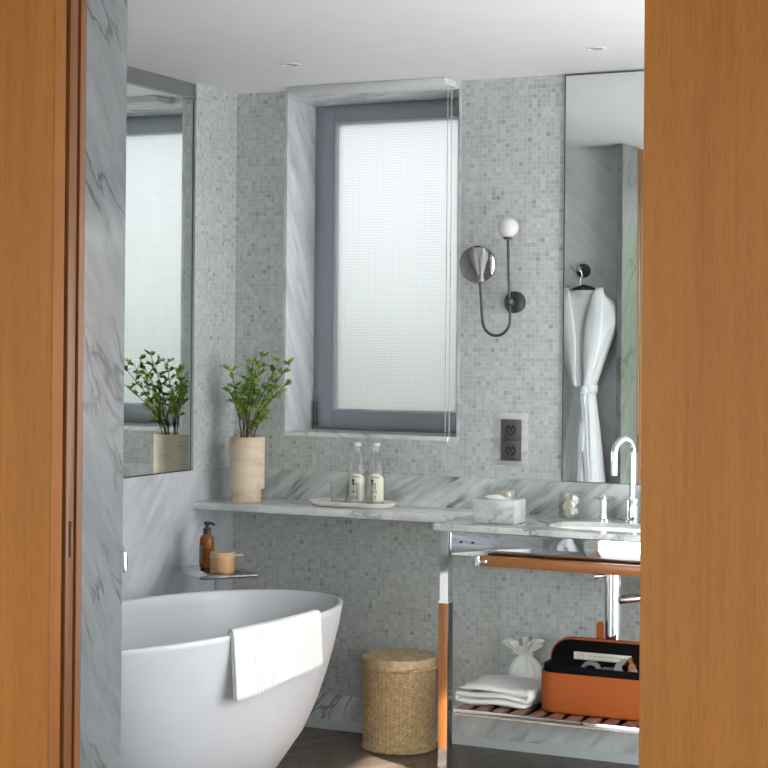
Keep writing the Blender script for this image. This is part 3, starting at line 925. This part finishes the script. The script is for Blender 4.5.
# slatted shelf
ZS = .236
b = B(); b.box(VX0 + .0725, VYF + .020, ZS - .018, VX1 - .0705, VYF + .026, ZS + .0015, .001); b.box(VX0 + .0725, -.048, ZS - .012, VX1 - .0705, -.042, ZS + .0015, .001)
sr = b.build('shelf_rail', M['chrome'], va)
b = B(); b.box(VX0 + .073, VYF + .027, ZS - .019, VX1 - .071, -.0485, ZS - .0125, .001); b.build('slat_gap_shade', plain('painted_slat_shade', (.02, .014, .012), .7), va)  # dark sheet added under the slats, painted for the shade in their gaps
x = VX0 + .076
while x < VX1 - .12:
    b = B(); b.box(x, VYF + .0265, ZS - .012, x + .038, -.0485, ZS + .002, .002); b.build('shelf_slat', M['wood_slat'], va)
    x += .0655

# basin tap (three separate pieces stand in the counter; one tap)
tp = thing('basin_tap', 'tall chrome gooseneck basin tap with cross handles', 'tap', (1.665, -.09, VZ + .001))
x, y, z = 1.667, -.085, VZ + .001
b = B(); b.lathe([(.001, 0), (.026, 0), (.026, .006), (.021, .007), (.021, .076), (.019, .080), (.001, .080)], (x, y, z), 28); b.build('tap_base', M['chrome'], tp, ang=40)
R = .052
pts = [(x, y, z + .08), (x, y, z + .15), (x, y, z + .238)] + [(x - .10 * .30 * (1 - cos(a)) / 2 * 1.2, y - R * (1 - cos(a)), z + .238 + R * sin(a)) for a in [pi * k / 16 for k in range(1, 17)]]
e = pts[-1]; pts += [(e[0], e[1], e[2] - .03), (e[0], e[1], e[2] - .07)]
b = B(); b.tube(pts, .0115, 18); b.build('spout', M['chrome'], tp, ang=50)
for hx in (1.566, 1.768):
    b = B(); b.lathe([(.001, 0), (.024, 0), (.024, .005), (.015, .008), (.0125, .03), (.0135, .06), (.011, .082), (.001, .083)], (hx, -.10, z), 24)
    h = b.build('handle_base', M['chrome'], tp, ang=40)
    b = B(); b.tube([(hx - .038, -.096, z + .080), (hx + .038, -.104, z + .080)], .0062, 12); b.tube([(hx - .004, -.136, z + .080), (hx + .004, -.064, z + .080)], .0062, 12); b.sphere((hx, -.10, z + .083), .008, u=14, v=8)
    b.build('cross_handle', M['chrome'], h)

# bottle trap below
bt = thing('bottle_trap', 'chrome waste trap under the washbasin', 'waste pipe', (1.622, -.165, .46))
x, y = 1.622, -.165
b = B(); b.lathe([(.001, .46), (.022, .46), (.029, .466), (.029, .66), (.031, .661), (.031, .695), (.001, .695)], (x, y, 0), 36); b.build('trap_body', M['chrome'], bt, ang=40)
b = B(); b.lathe([(.001, .696), (.045, .696), (.045, .701), (.02, .703), (.02, .724), (.001, .724)], (x, y, 0), 32); b.build('collar', M['gunmetal'], bt, ang=40)
b = B(); b.tube([(x + .028, y, .605), (x + .07, y + .02, .61), (x + .125, y + .06, .615), (x + .135, -.017, .62)], .016, 16); b.build('outlet_pipe', M['chrome'], bt, ang=40)
b = B(); b.tube([(x + .135, -.036, .62), (x + .135, -.017, .62)], .036, 28); b.build('wall_flange', M['chrome'], bt, ang=40)
b = B(); b.tube([(x - .028, y, .685), (x - .05, y - .015, .685)], .007, 12); b.tube([(x - .050, y - .015, .685), (x - .062, y - .022, .685)], .014, 16); b.build('side_valve', M['chrome'], bt)
vv = thing('stop_valve', 'small chrome stop valve on the wall right of the waste trap', 'valve', (1.85, -.03, .66))
b = B(); b.tube([(1.85, -.0125, .66), (1.85, -.07, .66)], .012, 14); b.tube([(1.85, -.055, .66), (1.85, -.055, .75)], .005, 10); b.build('valve_body', M['chrome'], vv)
b = B(); b.tube([(1.85, -.07, .66), (1.85, -.085, .66)], .026, 20); b.box(1.82, -.092, .656, 1.88, -.084, .664, .002); b.build('valve_knob', M['gunmetal'], vv)

# ------------------------------------------------------------------ things on the counter
tx0, tx1, ty0, ty1 = 1.192, 1.343, -.405, -.288
tbx = thing('tissue_box', 'square grey marble tissue box on the washstand corner', 'tissue box', (1.268, -.345, VZ + .001))
b = B(); z0 = VZ + .001
b.box(tx0, ty0, z0, tx1, ty1, z0 + .082, .002); b.build('box_body', M['marble_box'], tbx)
b = B(); b.lathe([(.001, .0825), (.042, .0825), (.042, .0835), (.001, .0838)], ((tx0 + tx1) / 2, (ty0 + ty1) / 2, z0), 32); b.build('slot_plate', M['tissue'], tbx)
rt_ = random.Random(3)
P = []
for i in range(15):
    row = []
    for j in range(15):
        u, v = i / 14 - .5, j / 14 - .5
        h = .012 * max(0, 1 - 4 * (u * u + v * v)) * (.5 + .5 * abs(sin(3 * u + 9 * v))) + .0007
        row.append(((tx0 + tx1) / 2 - .018 + u * .085, (ty0 + ty1) / 2 + v * .075, z0 + .084 + h))
    P.append(row)
b = B(); b.grid(P); b.build('tissue_sheet', M['tissue'], tbx, ang=80)

cd = thing('small_candle', 'small cream candle in a glass behind the tissue box', 'candle', (1.19, -.07, VZ + .001))
b = B(); b.box(1.160, -.100, VZ + .001, 1.215, -.050, VZ + .088, .004); b.build('wax', M['cream'], cd)
b = B(); b.box(1.157, -.103, VZ + .0005, 1.218, -.047, VZ + .098, .004); b.build('glass_holder', M['glass'], cd)

gj = thing('glass_jar', 'clear square glass jar of cotton wool beside the basin tap', 'jar', (1.438, -.085, VZ + .001))
jx, jy, z0 = 1.440, -.085, VZ + .001
b = B(); b.loft([[(x_, y_, z0 + z) for x_, y_ in rrect(jx, jy, h, h, .010, 5)] for h, z in ((.034, 0), (.037, .003), (.037, .090), (.0345, .090), (.0345, .007))]); b.build('glass_wall', M['glass'], gj, ang=40)
b = B(); b.lathe([(.001, .0915), (.037, .0915), (.038, .094), (.036, .097), (.001, .097)], (jx, jy, z0), 28); b.build('lid', M['glass'], gj)
rr_ = random.Random(8)
b = B()
for k in range(16):
    b.sphere((jx + rr_.uniform(-.021, .021), jy + rr_.uniform(-.021, .021), z0 + .018 + .0036 * k), .0125, rr_.uniform(.8, 1.05), 1, .85, 12, 8)
cw = b.build('cotton_wool', M['cotton'], gj, ang=80); cw['kind'] = 'stuff'
b = B()
for k in range(5):
    b.tube([(jx - .006 + .003 * k, jy - .0325, z0 + .009), (jx - .006 + .003 * k, jy - .0325, z0 + .082)], .0012, 6)
cb = b.build('cotton_buds', M['cotton_stick'], gj); cb['kind'] = 'stuff'

# ------------------------------------------------------------------ things on the slatted shelf
ZSH = ZS + .003
ft = thing('folded_towel', 'folded white towel on the slatted shelf', 'towel', (1.31, -.36, ZSH))
def towel_layers(x0, x1, y0, y1, z0, t, layers, rs):
    """one thick cloth folded to and fro, seen end on, lofted along y"""
    path = []
    for k in range(layers):
        zz = z0 + t * (k + .5) + k * .0012
        xs = [x0 + t * .5 + (x1 - x0 - t) * i / 16 for i in range(17)]
        if k % 2 == 0: xs = xs[::-1]
        path += [Vector((q, 0, zz + .003 * sin(q * 30 + k) - .010 * max(0, (q - x1 + .1) / .1) * (k / layers))) for q in xs]
        if k < layers - 1:
            sgn = -1 if k % 2 == 0 else 1
            xe = xs[-1]
            zc = zz + (t + .0012) / 2
            for a in range(1, 7):
                an = -pi / 2 + pi * a / 7
                path.append(Vector((xe + sgn * (t + .0012) / 2 * cos(an), 0, zc + (t + .0012) / 2 * sin(an))))
    rings = []
    ny = 18
    for j in range(ny + 1):
        f = j / ny; yy = y0 + (y1 - y0) * f
        ed = min(f, 1 - f) / .06; hs = t * .47 * (sqrt(max(.05, 1 - (1 - min(1, ed)) ** 2)))
        L_, R_ = [], []
        for i, p in enumerate(path):
            d = (path[min(i + 1, len(path) - 1)] - path[max(i - 1, 0)]).normalized()
            nrm = Vector((-d.z, 0, d.x))
            hh = hs * min(1, .35 + min(i, len(path) - 1 - i) * .4)
            w = .0018 * sin(yy * 55 + i * .5) + .0012 * sin(yy * 130 + i)
            q = Vector((p.x + (yy - y0) * rs, yy, p.z + w))
            L_.append(q + nrm * hh); R_.append(q - nrm * hh)
        rings.append(L_ + R_[::-1])
    b = B(); b.loft(rings); return b
towel_layers(1.131, 1.402, -.405, -.17, ZSH + .001, .0215, 3, 0.02).build('towel_cloth', M['towel'], ft, ang=80)

pc = thing('drawstring_pouch', 'white cotton pouch tied at the neck behind the folded towel', 'pouch', (1.29, -.118, ZSH))
def folded_lathe(prof, c, n, k, seed=0):
    b = B(); rg = []
    rn = random.Random(seed); ph = [rn.uniform(0, 6.28) for _ in range(4)]
    for r, z, amp in prof:
        rg.append([(c[0] + (r * (1 + amp * (sin(k * t + ph[0]) + .5 * sin((2 * k - 3) * t + ph[1] + z * 8)))) * cos(t), c[1] + .8 * (r * (1 + amp * (sin(k * t + ph[0]) + .5 * sin((2 * k - 3) * t + ph[1])))) * sin(t), c[2] + z + amp * r * .5 * sin(k * t * .5 + ph[2])) for t in [2 * pi * i / n for i in range(n)]])
    b.loft(rg); return b
folded_lathe([(.04, 0, .0), (.055, .004, .02), (.063, .03, .03), (.065, .06, .035), (.058, .09, .05), (.044, .112, .08), (.026, .128, .12), (.019, .137, .12)], (1.285, -.118, ZSH), 110, 13, 2).build('bag', M['pouch'], pc, ang=80)
folded_lathe([(.018, .136, .12), (.022, .145, .14), (.040, .160, .22), (.056, .174, .26), (.060, .183, .28), (.054, .181, .28), (.03, .158, .2), (.012, .146, .1)], (1.275, -.118, ZSH), 130, 10, 5).build('ruffle', M['pouch'], pc, ang=80)
b = B(); b.tube([(1.287 + .0215 * cos(t), -.118 + .018 * sin(t), ZSH + .139) for t in [2 * pi * k / 24 for k in range(25)]], .004, 8); b.tube([(1.275, -.134, ZSH + .139), (1.262, -.14, ZSH + .145), (1.248, -.138, ZSH + .148), (1.24, -.134, ZSH + .142)], .0045, 8)
b.build('drawstring', M['pouch'], pc)

# orange case with lid open
OX0, OX1, OYF, OYB, OZ = 1.428, 1.85, -.398, -.232, ZSH + .001
hb = thing('hair_tool_case', 'open orange leather case with black lining on the slatted shelf', 'case', ((OX0 + OX1) / 2, -.36, OZ))
ocx, ocy, ohx, ohy = (OX0 + OX1) / 2, (OYF + OYB) / 2, (OX1 - OX0) / 2, (OYB - OYF) / 2
def oring(g, z, r=.062): return [(x_, y_, z) for x_, y_ in rrect(ocx, ocy, ohx - g, ohy - g, r - g * .5, 12)]
b = B(); b.loft([oring(.006, OZ), oring(.002, OZ + .003), oring(.001, OZ + .01), oring(0, OZ + .134), oring(.001, OZ + .136), oring(.006, OZ + .136), oring(.008, OZ + .126)]); b.build('case_body', M['orange_leather'], hb, ang=50)
b = B(); b.loft([oring(.0075, OZ + .127), oring(.0075, OZ + .158), oring(.009, OZ + .160), oring(.016, OZ + .160), oring(.018, OZ + .15), oring(.019, OZ + .135)]); b.build('inner_tray', M['black_velvet'], hb, ang=50)
# lid stands upright along the back edge: its plan is that of the case, seen face on
LYF, LYB = -.238, -.206
lz0, lz1 = OZ + .040, OZ + .232
def lring(g, yy): return [(x_, yy, z_) for x_, z_ in rrect(ocx - .005, (lz0 + lz1) / 2, ohx + .003 - g, (lz1 - lz0) / 2 - g, .075 - g * .5, 14)]
b = B(); b.loft([lring(.004, LYF), lring(.0, LYF + .003), lring(.0, LYB - .006), lring(.006, LYB)]); ld = b.build('lid', M['orange_leather'], hb, ang=50)
b = B(); b.loft([lring(.006, LYF - .0015), lring(.0045, LYF + .0005)]); b.build('lid_lining', M['black_velvet'], ld, ang=50)
b = B(); b.box(1.508, LYF - .004, OZ + .148, 1.716, LYF - .0017, OZ + .186, .0008); lb = b.build('care_card', M['cream'], ld); lb['label'] = 'cream printed card inside the lid'
b = B()
yy = LYF - .0046
for k in range(20):
    a0, a1 = 2 * pi * k / 20, 2 * pi * (k + 1) / 20
    b.tube([(1.534 + .0105 * cos(a0), yy, OZ + .169 + .0105 * sin(a0)), (1.534 + .0105 * cos(a1), yy, OZ + .169 + .0105 * sin(a1))], .0011, 5)
rk = random.Random(4)
for row, (z_, h_) in enumerate(((.172, .005), (.162, .003))):
    xq = 1.562
    while xq < (1.69 if row == 0 else 1.645):
        w_ = rk.uniform(.004, .008); b.box(xq, yy - .0002, OZ + z_, xq + w_, yy + .0006, OZ + z_ + h_); xq += w_ + rk.uniform(.002, .004)
b.build('card_print', M['ink_soft'], lb)
b = B(); b.loft([[(x_, yy_, z_) for x_, z_ in rrect(1.590, OZ + .236, .013, .055, .0125, 8)] for yy_ in (LYB + .001, LYB + .006)]); b.build('closure_strap', M['orange_leather'], hb, ang=50)

hd = thing('hair_dryer', 'grey round hair dryer head lying in the open orange case', 'hair dryer', (1.600, -.326, OZ + .128))
b = B()
rg = []
for k in range(41):
    a = 2 * pi * k / 40
    c = Vector((1.600, -.330, OZ + .138)); 
    rg.append((c, a))
rings = []
for c, a in rg[:-1]:
    d = Vector((cos(a), 0, sin(a)))
    rings.append([c + d * (.030 + .008 * cos(q)) + Vector((0, .016 * sin(q), 0)) for q in [2 * pi * i / 14 for i in range(14)]])
rings.append(rings[0])
b.loft(rings, True, False, False); bmesh.ops.remove_doubles(b.bm, verts=b.bm.verts[:], dist=1e-6); b.build('dryer_head', M['grey_plastic'], hd, ang=60)
b = B(); b.tube([(1.645, -.330, OZ + .148), (1.69, -.325, OZ + .148)], .010, 14); b.tube([(1.634, -.330, OZ + .146), (1.645, -.330, OZ + .148)], [.006, .010], 14); b.build('dryer_handle', M['grey_plastic'], hd)
na = thing('dryer_nozzle', 'silver and copper nozzle lying beside the hair dryer in the case', 'nozzle', (1.72, -.335, OZ + .13))
b = B(); b.tube([(1.730, -.318, OZ + .136), (1.722, -.338, OZ + .158), (1.720, -.346, OZ + .166)], [.033, .037, .035], 30); b.build('nozzle_body', M['silver_plastic'], na)
b = B(); b.tube([(1.730, -.365, OZ + .166), (1.742, -.326, OZ + .178), (1.760, -.38, OZ + .176)], [.012, .021, .012], 18); b.build('nozzle_tip', M['copper'], na)

# ------------------------------------------------------------------ wicker basket
BX, BY, BR = .803, -.156, .1330
bk = thing('wicker_basket', 'round lidded wicker basket on the floor between bathtub and washstand', 'basket', (BX, BY, 0.001))
b = B()
n, rows = 240, 66
rg = []
for j in range(rows * 3 + 1):
    z = .016 + j / (rows * 3) * .280
    row = j // 3; lz = (j % 3) / 3
    amp = .0042 * (1 if row % 2 == 0 else -1)
    cr = .0016 * sin(pi * lz)
    rr = BR - .004 * (1 - j / (rows * 3)) 
    rg.append([(BX + (rr + amp * sin(26 * t) + cr) * cos(t), BY + (rr + amp * sin(26 * t) + cr) * sin(t), z) for t in [2 * pi * i / n for i in range(n)]])
b.loft(rg, True, True, True); b.build('woven_body', M['wicker'], bk, ang=80)
def braid(z, r, rad, turns):
    b = B()
    for s_ in range(2):
        pts = []
        for k in range(361):
            t = 2 * pi * k / 360
            p = turns * t + s_ * pi
            pts.append((BX + (r + rad * .8 * cos(p)) * cos(t), BY + (r + rad * .8 * cos(p)) * sin(t), z + rad * .9 * sin(p)))
        b.tube(pts, rad * .75, 6, False)
    return b
braid(.0095, BR - .002, .0058, 26).build('base_braid', M['wicker'], bk, ang=80)
b = B()
n = 200
rg = []
def lidring(r, z, amp=0, ph=0): return [(BX + (r + amp * sin(40 * t + ph)) * cos(t), BY + (r + amp * sin(40 * t + ph)) * sin(t), z) for t in [2 * pi * i / n for i in range(n)]]
rg += [lidring(BR - .004, .2975), lidring(BR + .004, .2975)]
for j in range(9):
    rg.append(lidring(BR + .0055, .300 + .004 * j, .0028 * (1 if j % 2 else -1)))
rg += [lidring(BR + .003, .338), lidring(BR - .004, .341)]
for j in range(12):
    r_ = (BR - .008) * (1 - j / 12.5)
    rg.append(lidring(r_, .3385 + .0012 * (j % 2) , .0008 if j < 8 else 0, j))
b.loft(rg, True, True, True); b_l = b.build('basket_lid', M['wicker'], bk, ang=80)
braid(.3055, BR + .006, .0042, 30).build('lid_braid', M['wicker'], b_l, ang=80)

# ------------------------------------------------------------------ robe, seen in the mirror
RX, RY = .718, -2.212
YW = YD - .115
hk = thing('robe_hook', 'dark round robe hook on the marble wall', 'hook', (RX - .03, YW, 1.86))
b = B(); b.tube([(RX - .026, YW + .0005, 1.86), (RX - .026, YW + .012, 1.86)], .036, 28); b.build('hook_plate', M['dark_metal'], hk)
b = B(); b.tube([(RX - .026, YW + .012, 1.86), (RX - .026, YW + .06, 1.86), (RX - .026, YW + .075, 1.862), (RX - .026, YW + .084, 1.872)], [.009, .009, .010, .013], 12); b.tube([(RX - .026, YW + .03, 1.862), (RX - .06, YW + .05, 1.875), (RX - .082, YW + .05, 1.885)], [.007, .006, .008], 10); b.build('hook_arm', M['chrome'], hk)
hg = thing('clothes_hanger', 'dark wooden clothes hanger on the robe hook', 'hanger', (RX, RY, 1.83))
b = B(); b.tube([(RX - .020, RY, 1.755), (RX - .020, RY, 1.815), (RX - .020 + .01, RY, 1.835)] + [(RX - .020, RY + .022 * sin(a) - .012 + .012, 1.850 + .022 * cos(a) - .003) for a in [pi * k / 8 for k in range(-6, 1)]][::-1][:1], .003, 8); b.build('hanger_wire', M['chrome'], hg)
b = B(); hp = [(RX + s_ * .15 * f, RY + .012 * f, 1.768 - .09 * f ** 1.6) for s_, f in [(-1, 1), (-1, .75), (-1, .5), (-1, .25), (0, 0), (1, .25), (1, .5), (1, .75), (1, 1)]]
b.tube(hp, [.010, .014, .017, .021, .023, .021, .017, .014, .010], 14); b.build('hanger_bar', M['dark_metal'], hg)

ro = thing('bathrobe', 'white bathrobe tied at the waist hanging on the robe hook', 'bathrobe', (RX, RY, .55))
tabw = [(.50, .130), (.70, .120), (.82, .108), (1.0, .088), (1.16, .070), (1.24, .060), (1.29, .060), (1.36, .085), (1.44, .115), (1.53, .155), (1.60, .188), (1.64, .200), (1.665, .194), (1.70, .155), (1.735, .110), (1.76, .080)]
tabd = [(.50, .060), (.9, .058), (1.2, .046), (1.27, .043), (1.4, .056), (1.6, .060), (1.7, .048), (1.76, .040)]
b = B(); rg = []
n = 160
for k in range(91):
    z = .50 + 1.26 * k / 90
    w = lerp_tab(tabw, z); d = lerp_tab(tabd, z)
    ring = []
    for i in range(n):
        t = 2 * pi * i / n
        fold = 0
        if z < 1.26:
            q = min(1, (1.26 - z) / .2)
            fold = q * (.15 * sin(7 * t + 1.0 + .5 * z) + .09 * sin(11 * t + 2 * z))
        elif z < 1.60:
            q = min(1, (z - 1.26) / .1) * min(1, (1.62 - z) / .1)
            fold = q * (.06 * sin(9 * t + 3 * z) + .04 * sin(13 * t + 9 * z))
        ct, s2 = cos(t), sin(t)
        ring.append((RX + .004 + w * (1 + fold * .25) * math.copysign(abs(ct) ** .85, ct), RY + d * (1 + fold) * math.copysign(abs(s2) ** .8, s2) , z + (.0)))
    rg.append(ring)
b.loft(rg, True, True, True); body = b.build('robe_body', M['robe'], ro, ang=80)
# shawl collar: two broad lapels meeting at the belt, laid over the front
def lapel(sx):
    P = []
    for k in range(29):
        f = k / 28
        z = 1.772 - (1.772 - 1.285) * f
        xc = RX + sx * (.060 * (1 - f) ** .8 + .006)
        w = .020 + .034 * sin(pi * min(1, f * 1.15)) ** .8
        dd = lerp_tab(tabd, z)
        row = []
        for j in range(9):
            g = j / 8 - .5
            xx = xc + sx * g * 2 * w * .8 + sx * .022
            ww = lerp_tab(tabw, z)
            rel = min(.97, abs((xx - RX) / ww))
            front = dd * (1 - rel ** 2.3) ** .42
            row.append((xx, RY + front + .009 + .006 * cos(g * pi), z + .004 * g))
        P.append(row)
    b = B(); b.grid(P); return b
lapel(-1).build('lapel', M['robe'], ro, ang=80, solid=.008)
lapel(1).build('lapel', M['robe'], ro, ang=80, solid=.008)
b = B(); rg = []
for z, g in ((1.252, .006), (1.256, .012), (1.290, .012), (1.294, .006)):
    rg.append([(RX + .004 + (.058 + g) * cos(t), RY + (.044 + g) * sin(t), z) for t in [2 * pi * i / 48 for i in range(48)]])
b.loft(rg); b.sphere((RX + .02, RY + .062, 1.268), .022, 1.1, .7, 1, 16, 10)
b.build('belt', M['robe'], ro, ang=80)
for sx, zz in ((-.012, .78), (.035, .72)):
    P = [[(RX + .02 + sx * (k / 14) + g, RY + .068 + .012 * (k / 14) + .004 * sin(k), 1.262 - (1.262 - zz) * k / 14) for g in (-.016, -.008, 0, .008, .016)] for k in range(15)]
    b = B(); b.grid(P); b.build('belt_tail', M['robe'], ro, ang=80, solid=.006)

# ------------------------------------------------------------------ downlights
dl = thing('downlight', 'small recessed ceiling downlight above the bathtub side of the window', 'downlight', (.555, -.58, H), 'ceiling downlights')
b = B(); b.lathe([(.034, -.0005), (.034, -.003), (.032, -.004), (.025, -.004), (.024, -.001)], (.555, -.58, H), 36); b.build('trim_ring', M['white_paint'], dl)
b = B(); b.lathe([(.001, -.0012), (.024, -.0012), (.0245, -.0006)], (.555, -.58, H), 30); b.build('lens', plain('downlight_lens', (.22, .22, .22), .3), dl)
d2 = copy_tree(dl); d2.location = (1.652, -.489, H); d2['label'] = 'small recessed ceiling downlight in front of the washbasin mirror'

# ------------------------------------------------------------------ garden outside
def hedge(name, label, x0, x1, y0, y1, z0, z1, n, size, seed):
    rg_ = random.Random(seed); b = B()
    for _ in range(n):
        c = Vector((rg_.uniform(x0, x1), rg_.uniform(y0, y1), z0 + (z1 - z0) * rg_.random() ** .9))
        d = Vector((rg_.uniform(-1, 1), rg_.uniform(-1, 1), rg_.uniform(-1, 1)))
        l = rg_.uniform(.6, 1.2) * size
        leaf(b.bm, c, d, l, l * .6, Vector((rg_.uniform(-.5, .5), rg_.uniform(-.5, .5), 1)))
    o = b.build(name, M['hedge'], None, smooth=False)
    tag(o, label, 'hedge', None, 'stuff'); return o
hedge('garden_hedge', 'sunlit green and yellow garden hedge beyond the hall', 2.2, 6.5, -11.6, -10.8, -.1, 3.2, 9000, .17, 3)
hedge('garden_hedge', 'tall green hedge far across the garden', -10, 16, -22, -20.5, -.1, 2.6, 8000, .30, 7)
hedge('window_shrub', 'green shrub outside the frosted window', -.6, 1.9, .60, .95, -.1, 1.62, 1700, .13, 4)

# ------------------------------------------------------------------ light
w = bpy.data.worlds.new('World'); SC.world = w; w.use_nodes = True
bg = w.node_tree.nodes['Background']
bg.inputs[0].default_value = (.84, .94, 1.05, 1); bg.inputs[1].default_value = 2.15
sd = bpy.data.lights.new('sun', 'SUN'); sd.energy = 3.6; sd.angle = radians(1.); sd.color = (1., .94, .86)
so_ = bpy.data.objects.new('sun', sd); COL.objects.link(so_)
so_.rotation_euler = Vector((-.72, .36, -.60)).to_track_quat('-Z', 'Y').to_euler()
so_.location = (6, -3, 6)

# ------------------------------------------------------------------ camera
cd_ = bpy.data.cameras.new('camera'); cam = bpy.data.objects.new('camera', cd_); COL.objects.link(cam); SC.camera = cam
yaw, pitch, roll = radians(25.14), radians(.285), .0086
cd_.sensor_width = 36; cd_.lens = 1725.996 / 768 * 36; cd_.shift_y = -49.94 / 768
fw = Vector((-sin(yaw) * cos(pitch), cos(yaw) * cos(pitch), sin(pitch))); rt = Vector((cos(yaw), sin(yaw), 0)); up = rt.cross(fw)
rc = rt * cos(roll) + up * sin(roll); uc = up * cos(roll) - rt * sin(roll)
mt = Matrix(((rc.x, uc.x, -fw.x), (rc.y, uc.y, -fw.y), (rc.z, uc.z, -fw.z)))
cam.matrix_world = Matrix.Translation((3.453, -5.962, 1.493)) @ mt.to_4x4()
cd_.clip_start = .05

vs = SC.view_settings
vs.view_transform = 'Standard'; vs.look = 'None'; vs.gamma = 1; vs.use_curve_mapping = False; vs.exposure = 2.36
SC.cycles.max_bounces = 12; SC.cycles.diffuse_bounces = 6; SC.cycles.glossy_bounces = 6; SC.cycles.transparent_max_bounces = 24
SC.cycles.caustics_reflective = False; SC.cycles.caustics_refractive = False
SC.cycles.use_denoising = True
